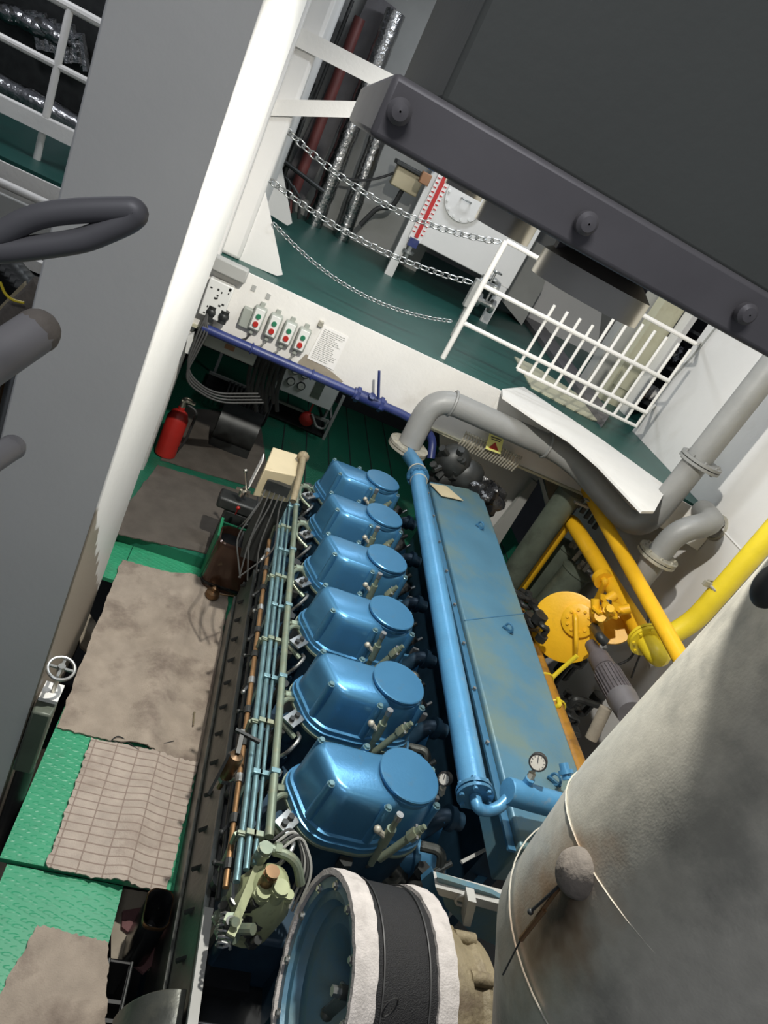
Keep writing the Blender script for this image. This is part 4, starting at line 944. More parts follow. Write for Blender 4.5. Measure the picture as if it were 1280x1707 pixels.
# side cover plate with its bolts, leaning against the pump shelf
sp0, sp1 = 1.20, 3.98
mb = MB(); prof = [(.663, .0), (.660, .20), (.668, .33), (.690, .45), (.700, .50)]
mb.prism([(x, sp0, z) for x, z in prof] + [(x+.012, sp0, z) for x, z in reversed(prof)], (0, sp1-sp0, 0))
sc_ = ob('side_cover', mb, 'oily_grey', eng)
ob('edge_strip', MB().box((.645, sp0, .22), (.660, sp1, .245)).box((.690, sp0, .49), (.712, sp1, .515)), 'oily_grey', sc_)
for i in range(15):
    y = sp0+.1+i*.19; ob('bolt', MB().cyl((.655, y, .36), (.690, y, .40), .011, 6), 'dark_metal', sc_)
ob('pump_shelf', MB().box((.70, 1.35, .44), (.92, 4.05, .50)), 'black_oil', eng)
for i in range(14):
    y = 1.5+i*.22; c = Vector((.735+random.uniform(-.01,.02), y, .52))
    ob('tappet_cap', MB().cyl(c, c+Vector((0,0,random.uniform(.04,.14))), random.uniform(.018,.035), 10).bar(c+Vector((0,0,.04)), c+Vector((.06,random.uniform(-.1,.1),.10)), .014, .014), random.choice(['dark_metal','oily_grey','tank_green','dark_metal']), eng)
# bronze cylinder and its lever on the control side
c = at(383,1280,z=.98)
bz = ob('damper_cylinder', MB().lathe([(-.13,.001),(-.13,.012),(-.06,.012),(-.06,.022),(-.045,.024),(-.04,.032),(.07,.032),(.08,.026),(.085,.001)], c, (0,0,1), 22), 'bronze', eng)
ob('linkage', MB().bar(c+Vector((0,0,.09)), c+Vector((.0,.10,.12)), .018, .014).bar(c+Vector((-.03,.09,.12)), c+Vector((.08,.06,.12)), .014, .014).bar(c+Vector((-.03,0,.08)), c+Vector((-.05,-.08,-.08)), .012, .012), 'dark_metal', bz)
ob('nut', MB().cyl(c-Vector((0,0,.075)), c-Vector((0,0,.055)), .028, 6), 'steel', bz)
# governor casting at the near end
c = at(452,1470,z=1.0)
gv = ob('governor', MB().loft([[c+Vector((math.cos(a)*r*sx, math.sin(a)*r, z)) for a in [2*PI*i/20 for i in range(20)]] for z, r, sx in ((-.28,.09,1.2),(-.12,.10,1.2),(-.04,.085,1.1),(.02,.06,1.0),(.04,.03,1.0))]), 'casting_green', eng)
for (px, py, z, r, h_, m) in ((455,1452,1.10,.026,.10,'bronze'),(470,1478,1.06,.030,.07,'casting_green'),(440,1485,1.03,.028,.06,'casting_green'),(444,1412,1.10,.026,.10,'rail_green'),(482,1490,1.0,.020,.08,'casting_green')):
    q = at(px, py, z=z); ob('cap', MB().cyl(q-Vector((0,0,h_)), q, r, 14).cyl(q-Vector((0,0,.03)), q-Vector((0,0,.015)), r*1.2, 6), m, gv)
q = at(444,1412,z=1.06)
ob('cross_connection', MB().tube(bend([q, q+Vector((.12,-.02,0)), q+Vector((.17,-.06,-.08))], .05), .018, 10).cyl(q+Vector((.03,0,0)), q+Vector((.055,0,0)), .026, 6), 'rail_green', gv)
for k in range(4):
    q = at(455+k*5, 1400+k*5, z=1.05); ob('thin_pipe', MB().tube(bend([q, q+Vector((.06,.05,.04)), q+Vector((.14,-.04,-.02)), q+Vector((.12,-.14,-.15))], .07), .0055, 6), 'cable_grey' if k%2 else 'dark_cable', gv)
for k in range(16):                                       # clutter of the regulating gear below it
    q = at(375+(k%5)*14, 1515+(k//5)*16, z=.88) + Vector((0, random.uniform(-.03,.03), random.uniform(-.1,.06)))
    ob('gear_fitting', MB().cyl(q, q+Vector((random.uniform(-.05,.05), random.uniform(-.05,.05), .06)), random.uniform(.010,.024), 10).cyl(q, q+Vector((0,0,.015)), .026, 6), random.choice(['steel','dark_metal','rail_green','dark_metal']), gv)
q = at(375,1555,z=.9)
ob('spring', MB().tube([q+Vector((math.cos(t*.7)*.024, t*.0022-.05, math.sin(t*.7)*.024)) for t in range(55)], .005, 6), 'steel', gv)
ob('yellow_lever', MB().bar(at(398,1530,z=.95), at(384,1560,z=.95), .03, .012).bar(at(432,1440,z=1.02), at(395,1530,z=.95), .03, .014), 'casting_green', gv)
ob('front_rail', MB().bar(at(347,1515,z=.72), at(318,1720,z=.72), .035, .02), 'machine_grey', eng)
# end block below the governor
ob('end_plate', MB().box((.74, 1.25, -.3), (1.3, 1.42, .42)), 'black_oil', eng, bevel=.02)

# charge air box along the right side
az = 1.30
T = [at(716,802,z=az), at(802,818,z=az), at(967,1292,z=az), None, at(868,1412,z=az)]
T[3] = Vector((T[2].x + (T[2].x-T[1].x)/(T[2].y-T[1].y)*(T[4].y+.05-T[2].y), T[4].y+.05, az))
rg = [[Vector((p.x, p.y, z)) for p in T] for z in (1.06, az)]
ab = ob('air_box', MB().loft([rg[0], rg[1]]), 'airbox_blue', eng, bevel=.012)
A, B = T[0], T[4]
ob('flange_strip', MB().bar(A+Vector((-.022,0,-.035)), B+Vector((-.022,0,-.035)), .035, .014), 'engine_blue', ab)
for i in range(9):
    p = A.lerp(B, .06+i*.11)+Vector((-.028,0,-.026)); ob('bolt', MB().cyl(p, p+Vector((0,0,.014)), .010, 6), 'steel', ab)
for (px, py) in ((800,878),(847,1049),(924,1302)):
    q = at(px, py, z=az+.012); ob('lifting_eye', MB().torus(q+Vector((0,0,.012)), (.8,.5,0), .026, .007, 14, 6).bar(q+Vector((-.03,.02,0)), q+Vector((.03,-.02,0)), .014, .012), 'engine_blue', ab)
ob('lid_seam', MB().bar(T[0].lerp(T[4], .55)+Vector((0,0,.001)), T[1].lerp(T[3], .50)+Vector((0,0,.001)), .006, .003), 'engine_blue', ab)
ob('air_box_base', MB().box((1.88, 1.9, .2), (2.05, 4.7, 1.05)), 'dark_blue', eng)
# loose corner label of pale card on the far end of the box
cd_ = [at(*q, z=az+.014) for q in ((716,806),(744,811),(772,835),(736,827))]
ob('loose_card', MB().prism(cd_, (0,0,.004)), 'cream', ab, label='bent cream card')
# blue cooling water pipe
ba, bb = at(697,806,z=1.40), at(790,1318,z=1.40)
end_f = Vector((A0.x, gy-.06, A0.z-.06))
wp = ob('water_pipe', MB().tube(bend([bb, ba, (ba.x+.02, ba.y+.22, 1.42), end_f], .16, 8), .058, 22), 'pipe_blue', eng)
ob('flange', flange_mb(bb+Vector((0,-.012,0)), (bb-ba), .075, .014, 6), 'engine_blue', wp)
ob('flange', flange_mb(ba+Vector((.012,.12,.0)), (0,1,0), .085, .014, 8), 'engine_blue', wp)
ob('hose_band', MB().torus(ba+Vector((.01,.18,.01)), (0,1,0), .066, .006, 20, 6).torus(ba+Vector((.01,.04,0)), (0,1,0), .062, .005, 20, 6), 'flange_metal', wp)
d = (bb-ba).normalized(); ca_ = at(845,1318,z=1.46); cb_ = at(948,1348,z=1.44)
ob('bent_end', MB().tube(bend([bb+d*.02, bb+d*.08, at(808,1352,z=1.38), at(830,1348,z=1.40), ca_+Vector((.03,0,-.02))], .06), .024, 14), 'pipe_blue', wp)
xp = ob('cross_pipe', MB().lathe([(0,.001),(0,.050),(.008,.054),((cb_-ca_).length+.1,.054),((cb_-ca_).length+.1,.001)], ca_, cb_-ca_, 30), 'pipe_blue', eng)
def gauge(parent, q, stem, nrm, r=.036):
    q = Vector(q); nrm = Vector(nrm).normalized()
    g = ob('pressure_gauge', MB().cyl(q-nrm*.018, q+nrm*.012, r, 26).torus(q+nrm*.012, nrm, r-.003, .004, 26, 6), 'rubber', parent)
    ob('dial', MB().cyl(q+nrm*.011, q+nrm*.0135, r-.006, 24), 'glass_dial', g)
    u = Vector((0,0,1)); u = (u-nrm*u.dot(nrm)).normalized(); v = nrm.cross(u)
    mb = MB().bar(q+nrm*.015, q+nrm*.015+(u*.8+v*.5)*r*.6, .003, .002, up=nrm)
    for i in range(9): a = -2.2+i*.55; e = u*math.cos(a)+v*math.sin(a); mb.bar(q+nrm*.0145+e*r*.62, q+nrm*.0145+e*r*.76, .002, .001, up=nrm)
    ob('needle_and_scale', mb, 'ink', g)
    ob('stem', MB().cyl(q-nrm*.004, stem, .009, 10).cyl(Vector(q).lerp(Vector(stem), .55), Vector(q).lerp(Vector(stem), .85), .016, 6), 'flange_metal', g)
gq = at(897,1270,z=1.60); gauge(xp, gq, (at(880,1303,z=1.51)), (-.55,-.65,.35))
ob('stub', MB().cyl(at(878,1306,z=1.50), at(884,1298,z=1.53), .02, 12), 'pipe_blue', xp)
q = at(742,1298,z=1.22); gauge(wp, q, at(735,1325,z=1.1), (-.7,-.55,.3), .030)
q = at(946,1300,z=1.42); ob('union', MB().cyl(q, q+Vector((-.02,.06,.03)), .022, 12).cyl(q+Vector((-.005,.02,.01)), q+Vector((-.01,.035,.018)), .034, 14), 'pipe_blue', xp)
# near end of the engine: air cooler bracket between the covers and the duct
mb = MB()
ck = ob('cooler_bracket', MB().prism([at(*q, y=1.48) for q in ((702,1468),(720,1452),(750,1512),(742,1560),(716,1520))], (0,.02,0)), 'engine_blue', eng)
ob('bracket_plate', MB().prism([at(*q, y=1.42) for q in ((728,1462),(820,1490),(838,1500),(835,1580),(790,1560),(742,1512))], (0,.02,0)), 'airbox_blue', ck)
ob('bracket_rib', MB().prism([at(*q, y=1.46) for q in ((722,1452),(840,1484),(835,1497),(728,1466))], (0,-.06,0)), 'machine_grey', ck)
ob('bracket_rib', MB().prism([at(*q, y=1.40) for q in ((776,1478),(790,1482),(780,1522),(768,1520))], (0,-.05,0)), 'machine_grey', ck)
ob('window_edge', MB().torus(at(775,1500,y=1.40), (0,1,0), .035, .006, 18, 6), 'machine_grey', ck)
ob('support_strut', MB().prism([at(*q, z=.7) for q in ((835,1415),(848,1420),(800,1478),(786,1472))], (0,0,.01)), 'engine_blue', eng)
ob('support_strut', MB().prism([at(*q, z=.9) for q in ((766,1436),(820,1408),(822,1412),(770,1441))], (0,0,.01)), 'machine_grey', eng)
mb = MB(); c = at(600,1440,z=.8)
ob('front_casting', MB().tube(bend([at(548,1425,z=.85), at(575,1430,z=.85), at(600,1450,z=.8), at(650,1440,z=.82), at(670,1465,z=.75)], .06), .035, 12).sphere(at(612,1432,z=.9), .035).cyl(at(540,1400,z=.9), at(535,1425,z=.8), .04, 12), 'oily_grey', eng)
ob('front_casting', MB().torus(at(652,1450,z=.8), (.2,-.5,.8), .05, .02, 18, 8), 'oily_grey', eng)
ob('flywheel_housing', MB().box((1.0, 1.25, .0), (1.7, 1.45, .70)), 'dark_blue', eng, bevel=.02)

# ---------------------------------------------------------------- turbocharger with its felt wrapped air filter
tx, ty_, tz = .92, 1.088, 1.12; R0 = .325
tc_ = thing('turbocharger', (1.2, ty_, .5), 'turbocharger with blue dished inlet, white felt rings and rusty casing at the bottom', 'turbocharger')
o3 = Vector((tx, ty_, tz)); AX = (1, 0, 0)
ob('inlet_dish', MB().lathe([(0.0,R0-.012),(.0,R0-.045),(.015,R0-.05),(.02,R0-.075),(.05,R0-.09),(.055,R0-.14),(.10,R0-.20),(.19,.06),(.20,.001)], o3, AX, 64), 'airbox_blue', tc_, sharp=25)
mb = MB()
for i in range(12):
    a = 2*PI*(i+.35)/12; e = Vector((0, math.cos(a), math.sin(a))); q = o3 + e*(R0-.033)
    ob('rim_bolt', MB().cyl(q-Vector((.012,0,0)), q+Vector((.01,0,0)), .010, 6).cyl(q-Vector((.004,0,0)), q, .015, 14), 'steel', tc_)
h0 = o3+Vector((.09, 0, 0)); 
h1, h2 = at(582,1656,x=.96), at(545,1690,x=1.0)
ob('hub_strut', MB().bar(h1, h2, .035, .018).cyl(h1-Vector((.03,0,0)), h1+Vector((.02,0,0)), .020, 12).sphere(h2, .022), 'oily_grey', tc_)
ob('hub_bolt', MB().cyl(h1-Vector((.055,0,0)), h1-Vector((.03,0,0)), .015, 6).cyl(at(570,1640,x=.98), h1, .008, 8), 'steel', tc_)
ob('black_mesh_band', MB().lathe([(.02,R0-.01),(.02,R0+.0),(.31,R0-.002),(.31,R0-.03),(.02,R0-.03)], o3, AX, 64), 'mesh_black', tc_)
def felt(x0, x1, r0, r1, seed):
    rnd = random.Random(seed); n = 96; mb = MB(); rings = []
    jit = [rnd.uniform(-.002, .002) for _ in range(n)]; jit2 = [rnd.uniform(-.0025, .0025) for _ in range(n)]
    for (x, r, s) in ((x0, r0, 1), (x0, r1, 1), ((x0+x1)/2, r1+.004, 0), (x1, r1, -1), (x1, r0, -1)):
        rings.append([Vector((x + (jit[i] if s > 0 else jit2[i]), ty_ + math.cos(2*PI*i/n)*(r+jit[(i*7) % n]*.7), tz + math.sin(2*PI*i/n)*(r+jit[(i*7) % n]*.7))) for i in range(n)])
    mb.loft(rings + [rings[0]], cap=False); return mb
ob('felt_ring', felt(tx-.012, tx+.062, R0-.008, R0+.012, 3), 'felt', tc_, sharp=60)
ob('felt_ring', felt(tx+.262, tx+.325, R0-.02, R0+.010, 5), 'felt', tc_, sharp=60)
for x in (.085, .235):
    ob('wire_tie', MB().torus(o3+Vector((x,0,0)), AX, R0+.004, .003, 64, 5), 'rubber', tc_)
q = at(625,1490,x=1.02); ob('wire_knot', MB().tube(bend([q, q+Vector((.02,-.03,.02)), q+Vector((-.01,-.02,-.03)), q+Vector((.03,-.04,-.02))], .01), .005, 6), 'rubber', tc_); ob('wire_loop', MB().torus(at(650,1680,x=1.0), (.3,-1,.2), .02, .003, 14, 5, sx=1.8), 'rubber', tc_)
ob('turbine_casing', MB().lathe([(.30,.001),(.30,.20),(.34,.27),(.42,.285),(.455,.275),(.46,.255),(.50,.25),(.52,.262),(.56,.255),(.60,.20),(.62,.001)], o3+Vector((0,0,-.06)), AX, 48), 'rust_casing', tc_)
for k in range(10):
    a = .3+2*PI*k/10; e = Vector((0, math.cos(a), math.sin(a))); q = o3+Vector((.46,0,-.06))+e*.262; ob('casing_lug', MB().cyl(q-Vector((.01,0,0)), q+Vector((.07,0,0)), .022, 12), 'rust_casing', tc_)
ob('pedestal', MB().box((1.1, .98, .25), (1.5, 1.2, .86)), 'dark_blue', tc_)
w0 = at(762,1545,x=1.5); ob('loose_wire', MB().tube(bend([w0, w0+Vector((-.06,-.02,.02)), at(712,1590,x=1.27)], .04), .002, 5), 'rubber', tc_)

# ================================================================ WALKWAY
def sheet(name, c4, z, nu, nv, fn, m, lab, cat, th=.008, jag=.006, seed=1):
    """mat laid over the floor: c4 = four places of its corners (far left, far right, near right, near left)"""
    P = [at(*q, z=z) for q in c4]; rnd = random.Random(seed)
    jl = [rnd.uniform(-jag, jag) for _ in range(nu+nv+4)]
    def top(u, v):
        p = P[0].lerp(P[1], u).lerp(P[3].lerp(P[2], u), v)
        if u in (0, 1): p = p + Vector((jl[int(v*nv)], 0, 0))
        if v in (0, 1): p = p + Vector((0, jl[nv+int(u*nu)], 0))
        return p + Vector((0, 0, fn(u, v)))
    vs = [top(i/nu, j/nv) for i in range(nu+1) for j in range(nv+1)]; k = nv+1; n = len(vs)
    fs = [(i*k+j, i*k+j+1, (i+1)*k+j+1, (i+1)*k+j) for i in range(nu) for j in range(nv)]
    mb = MB().add([Vector(v)+Vector((0,0,th)) for v in vs] + vs, [tuple(reversed(f)) for f in fs] + [tuple(a+n for a in f) for f in fs])
    rim = [i*k for i in range(nu+1)] + [nu*k+j for j in range(1, nv+1)] + [i*k+nv for i in range(nu-1, -1, -1)] + [j for j in range(nv-1, 0, -1)]
    mb.f += [[rim[a], rim[(a+1) % len(rim)], rim[(a+1) % len(rim)]+n, rim[a]+n] for a in range(len(rim))]
    mb.f = [list(reversed(f)) for f in mb.f]
    o = ob(name, mb, m, sharp=70); tag(o, lab, cat); return o
gs = lambda x, c, w_: math.exp(-((x-c)/w_)**2)
sheet('floor_mat', ((203,934),(382,985),(334,1276),(93,1214)), .004, 40, 40, lambda u, v: .050*gs(u, .62-.06*v, .12) + .010*math.sin(7*v+3*u)*u*(1-u)*2 + .008*gs(u,1,.1), 'mat_brown', 'big plain brown felt mat on the green floor plates beside the engine', 'floor mat', seed=2)
sheet('floor_mat', ((152,1232),(330,1272),(276,1490),(75,1446)), .016, 40, 40, lambda u, v: .035*gs(u, .60, .12)*(.5+.5*v) + .010*math.sin(9*v+5*u)*u*(1-u)*3, 'mat_grid', 'brown felt mat with a grid of lines, between the plain mat and the black jug', 'floor mat', seed=3)
sheet('floor_mat', ((63,1544),(181,1572),(172,1780),(-60,1760)), -.018, 30, 30, lambda u, v: .004*math.sin(8*u+6*v)**2, 'mat_brown', 'frayed brown mat on the nearest green plate at the bottom left corner', 'floor mat', seed=4)
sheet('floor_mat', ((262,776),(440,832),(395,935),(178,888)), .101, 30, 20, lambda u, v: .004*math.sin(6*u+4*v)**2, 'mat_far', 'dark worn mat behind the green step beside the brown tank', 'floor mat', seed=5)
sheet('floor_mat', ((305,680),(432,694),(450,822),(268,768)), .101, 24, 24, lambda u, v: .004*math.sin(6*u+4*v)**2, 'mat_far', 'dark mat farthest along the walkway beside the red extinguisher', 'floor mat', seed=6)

# fire extinguisher lying upright by the trunk
e0 = at(274,758,z=.10); e1 = Vector((e0.x, e0.y, .62))
t = thing('fire_extinguisher', e0, 'red fire extinguisher standing on the dark floor by the pillar', 'fire extinguisher')
ob('cylinder_body', MB().lathe([(0,.001),(0,.08),(.02,.095),(.40,.095),(.46,.07),(.49,.03),(.52,.03),(.52,.001)], e0, (0,0,1), 26), 'red', t)
ob('valve_head', MB().cyl(e1, e1+Vector((0,0,.06)), .028, 12).torus(e1+Vector((.03,-.02,.09)), (0,0,1), .035, .009, 16, 6).box(e1+Vector((-.02,-.02,.06)), e1+Vector((.10,.02,.075))), 'chrome', t)
ob('hose', MB().tube(bend([e1+Vector((.03,0,.04)), e1+Vector((.14,-.02,.02)), e1+Vector((.13,-.02,-.3)), e1+Vector((.10,-.02,-.40))], .06), .013, 8), 'rubber', t)

# brown glossy tank hooked on beside the engine, with a filler knob below
bc = at(369,972,z=.03); hx, hy = .165, .13
def rrect(c, hx, hy, r, n=6):
    out = []
    for k, (sx, sy) in enumerate(((1,1),(-1,1),(-1,-1),(1,-1))):
        for i in range(n+1): a = PI/2*k + PI/2*i/n; out.append(Vector((c[0]+sx*(hx-r)+math.cos(a)*r, c[1]+sy*(hy-r)+math.sin(a)*r, c[2])))
    return out
bc = Vector((bc.x, bc.y+.02, .005)); hc = at(384,893,y=bc.y).z
t = thing('oil_can', bc, 'glossy brown and black square can standing between the big mat and the engine', 'can')
ob('can_body', MB().loft([rrect(bc+Vector((0,0,z)), hx*s, hy*s, .06) for z, s in ((0,.86),(.03,.97),(.06,1.0),(hc-.04,1.0),(hc-.01,.97),(hc,.9),(hc-.02,.86),(hc-.16,.86))]), 'brown_gloss', t)
ob('dark_inside', MB().loft([rrect(bc+Vector((0,0,z)), hx*.85, hy*.85, .05) for z in (hc-.07,hc-.065)]), 'black_oil', t)
ob('rim_band', MB().loft([rrect(bc+Vector((0,0,z)), hx*s, hy*s, .06) for z, s in ((.05,1.015),(.055,1.03),(.075,1.03),(.08,1.015))]), 'black_oil', t)
ob('handle', MB().cyl(bc+Vector((0,0,hc-.07)), bc+Vector((.0,.03,hc+.05)), .012, 8), 'steel', t)
k0 = at(353,992,z=.03)
tag(ob('drain_cup', MB().lathe([(0,.001),(0,.045),(.02,.055),(.05,.05),(.06,.02),(.09,.02),(.10,.001)], (k0.x, k0.y, .014), (0,0,1), 20).cyl((k0.x,k0.y,.05), (k0.x+.16,k0.y+.03,.06), .006, 6), 'bronze'), 'small rusty cup on the big mat at the foot of the brown can', 'cup')

# cream control box at the far end with its post and the local control stand
C0, C1, C2, C3 = at(455,745,z=1.42), at(512,762,z=1.42), at(500,795,z=1.42), at(441,782,z=1.42)
t = thing('control_box', (C3+C1)/2 - Vector((0,0,.3)), 'cream metal control box on top of the far left corner of the engine', 'control box')
ob('box_body', MB().loft([[p-Vector((0,0,.20)) for p in (C0,C1,C2,C3)][::-1], [p for p in (C0,C1,C2,C3)][::-1]]), 'cream', t, bevel=.006)
ob('stand', MB().box(((C3.x+.10), C3.y+.10, .70), (C1.x-.03, C1.y-.02, 1.22)), 'dark_metal', t)
q = C3.lerp(C2, .5)+Vector((0,-.02,-.10)); ob('terminal_block', MB().box(q-Vector((.07,.02,.03)), q+Vector((.08,.02,.04))), 'dark_metal', t)
for k in range(5):
    p = q+Vector((-.06+.03*k,-.03,-.02)); ob('lead', MB().tube(bend([p, p+Vector((.0,-.04,-.08)), p+Vector((random.uniform(-.12,.1),-.15,-.30)), p+Vector((random.uniform(-.1,.1),-.25,-.5))], .07), .005, 6), 'dark_cable', t)
q = at(437,768,z=1.38); ob('side_flap', MB().prism([q, q+Vector((-.0,.10,0)), q+Vector((-.01,.1,-.22)), q+Vector((-.01,0,-.22))], (.006,0,0)), 'paper', t)
p0, p1 = at(505,762,z=1.46), at(500,800,z=1.46)
tag(ob('pipe_end', MB().tube([p0, p0.lerp(p1,.5), p1+Vector((.0,-.1,-.1))], .02, 12).sphere(p0, .04, n=10, m=6), 'rust_casing'), 'short rusty pipe end beside the cream control box', 'pipe')
s0 = at(405,845,z=.55)
t = thing('local_control_stand', (s0.x, s0.y, 0), 'dark control stand with chrome lever and star handle beside the brown can', 'control stand')
ob('pedestal', MB().box((s0.x-.12, s0.y-.05, .0), (s0.x+.10, s0.y+.08, .50)), 'dark_metal', t, bevel=.01)
ob('head', MB().box((s0.x-.20, s0.y-.06, .50), (s0.x+.12, s0.y+.10, .60)), 'dark_metal', t, bevel=.02)
q = at(412,828,z=.66); ob('lever', MB().cyl(q, at(409,785,z=.86), .009, 8).sphere(at(409,785,z=.86), .018, n=10, m=6), 'chrome', t)
q = at(402,826,z=.66); ob('star_handle', MB().cyl(q, q+Vector((0,0,.05)), .028, 14).bar(q+Vector((-.055,0,.05)), q+Vector((.055,0,.05)), .018, .018).bar(q+Vector((0,-.055,.05)), q+Vector((0,.055,.05)), .018, .018), 'chrome', t)
q = at(397,847,z=.62); ob('red_knob', MB().cyl(q-Vector((0,0,.06)), q, .006, 8).sphere(q, .016, n=10, m=6), 'red', t)
for k in range(5):
    a = at(430+k*5, 825+k*9, z=.85); b2 = at(395+k*5, 880-k*2, z=.55)
    ob('lead', MB().tube(bend([a, a+Vector((random.uniform(-.1,.05), -.1, -.12)), b2], .08), .006, 6), ('dark_cable','cable_grey')[k % 2], t)
g0, g1 = at(370,862,z=.45), at(400,905,z=.45)
tag(ob('sheet_steel_box', MB().box((g0.x+.0, g1.y, .0), (g0.x+.02, g0.y, .45)).box((g0.x, g0.y-.02, .0), (g0.x+.26, g0.y, .42)).box((g0.x+.03, g1.y+.02, .0), (g0.x+.20, g0.y-.05, .2)), 'green_box'), 'green sheet steel box frame behind the brown can', 'box')

# handwheel valve by the foot of the trunk
hw = at(102,1114,z=.85)
t = thing('handwheel_valve', (hw.x, hw.y, 0), 'round handwheel valve standing by the foot of the grey trunk', 'valve')
ob('wheel', MB().torus(hw, (.1,-.2,1), .056, .0075, 32, 10).bar(hw-Vector((.05,0,0)), hw+Vector((.05,0,0)), .012, .008).bar(hw-Vector((0,.05,0)), hw+Vector((0,.05,0)), .012, .008).cyl(hw-Vector((0,0,.02)), hw+Vector((0,0,.015)), .016, 12), 'steel', t)
ob('spindle', MB().cyl((hw.x, hw.y, .6), hw, .010, 8), 'chrome', t)
ob('bonnet_plate', MB().box((hw.x-.045, hw.y-.05, .68), (hw.x+.035, hw.y+.05, .70)), 'face_white', t)
ob('valve_column', MB().box((hw.x-.05, hw.y-.10, .25), (hw.x+.035, hw.y+.0, .66)), 'tank_green', t, bevel=.01)
ob('valve_foot', MB().cyl((hw.x, hw.y-.05, -.85), (hw.x, hw.y-.05, .25), .04, 12), 'dark_metal', t)

# below the plates on the left and at the near end
def low_plate(name, pts, z, m, lab, cat='plate'):
    tag(ob(name, MB().prism([at(*q, z=z) for q in pts], (0, 0, -.02)), m), lab, cat)
low_plate('bilge_patch', ((-60,1380),(6,1428),(46,1535),(62,1590),(40,1648),(-60,1480)), -.5, 'concrete', 'lit tan patch of the lower floor low down at the left edge beyond the green plates')  # lit patch of the lower floor, its outline built as a tan sheet
low_plate('bilge_patch', ((42,1250),(80,1248),(50,1325),(18,1296)), -.4, 'concrete', 'small tan plate below the handwheel valve')
low_plate('bilge_patch', ((130,1040),(146,1018),(166,1046),(150,1090),(134,1076)), -.35, 'concrete', 'lit tan patch of the lower floor in the gap between the trunk and the big mat')  # light reaching the floor in the gap, shaped as a tan sheet
low_plate('bilge_patch', ((186,1478),(250,1488),(300,1560),(270,1620),(185,1600)), -.25, 'concrete', 'tan plate under the black jug right of the green plates')
low_plate('red_rag', ((205,1518),(238,1512),(262,1530),(290,1575),(240,1622),(214,1600),(232,1568),(203,1545)), -.225, 'cloth_red', 'dull red rag lying beside the black jug', 'rag')
j0 = at(266,1545,z=-.24); j1z = .10
t = thing('oil_jug', (j0.x, j0.y, -.24), 'black open topped jug standing right of the mat with the grid', 'jug')
jc = at(266,1506,z=.12); jc = Vector((jc.x, jc.y-.02, -.24))
ob('jug_body', MB().loft([rrect(jc+Vector((0,0,z)), .058*s, .085*s, .04) for z, s in ((0,.9),(.02,1),(.35,1.0),(.36,.97),(.35,.92),(.12,.9),(.11,.001))]), 'black_oil', t)
ob('jug_lip', MB().loft([rrect(jc+Vector((0,0,z)), .060*s, .087*s, .04) for z, s in ((.335,1.0),(.35,1.04),(.362,1.0),(.35,.95))], cap=False), 'bronze', t)
cr = at(203,1640,z=-.05)
t = thing('black_crate', (cr.x, cr.y-.15, -.3), 'black slatted crate at the bottom edge right of the frayed mat', 'crate')
x0_, x1_ = at(181,1605,z=-.05).x, at(219,1610,z=-.05).x; yt = at(200,1601,z=-.05).y
ob('crate_body', MB().box((x0_, yt-.6, -.32), (x1_, yt-.58, -.06)).box((x0_, yt-.6, -.32), (x0_+.008, yt, -.06)).box((x1_-.008, yt-.6, -.32), (x1_, yt, -.06)).box((x0_, yt-.01, -.32), (x1_, yt, -.05)), 'rubber', t)
for k in range(6): ob('slat', MB().box((x0_, yt-.16-k*.07, -.09), (x1_, yt-.145-k*.07, -.065)), 'rubber', t)
ob('rim', MB().tube([(x0_, yt-.6, -.05), (x0_, yt, -.05), (x1_, yt, -.05), (x1_, yt-.6, -.05)], .007, 8), 'dark_metal', t)
# grey rounded guard at the near end
n = 16; cx, cz, rr = .665, .28, .19
mb = MB(); ring0 = [Vector((cx - math.sin(a)*rr, 1.30, cz + math.cos(a)*rr*1.5)) for a in [PI*.5*i/n for i in range(n+1)]]
ring0 += [Vector((cx, 1.30, cz))]
mb.loft([ring0, [p-Vector((0,.85,0)) for p in ring0]])
tag(ob('belt_guard', mb, 'oily_grey', bevel=.004), 'grey rounded guard at the bottom left of the engine next to the black jug', 'guard')

# screwdriver like tools and thread scraps on the mat
q = at(322,1210,z=.03); r_ = at(324,1188,z=.035)
tag(ob('nail', MB().cyl(q, r_, .004, 8).sphere(r_, .007, n=8, m=6), 'rust_casing'), 'small rusty nail lying on the big plain mat near the grid mat', 'nail')
mb = MB().tube(bend([at(180,1240,z=.02), at(196,1224,z=.04), at(215,1238,z=.03), at(232,1252,z=.03), at(262,1262,z=.02)], .06), .003, 6).tube(bend([at(190,1236,z=.02), at(228,1251,z=.03), at(290,1235,z=.02)], .06), .0025, 6)
tag(ob('wire_scrap', mb, 'rubber'), 'black wire scrap lying where the plain mat meets the grid mat', 'wire')

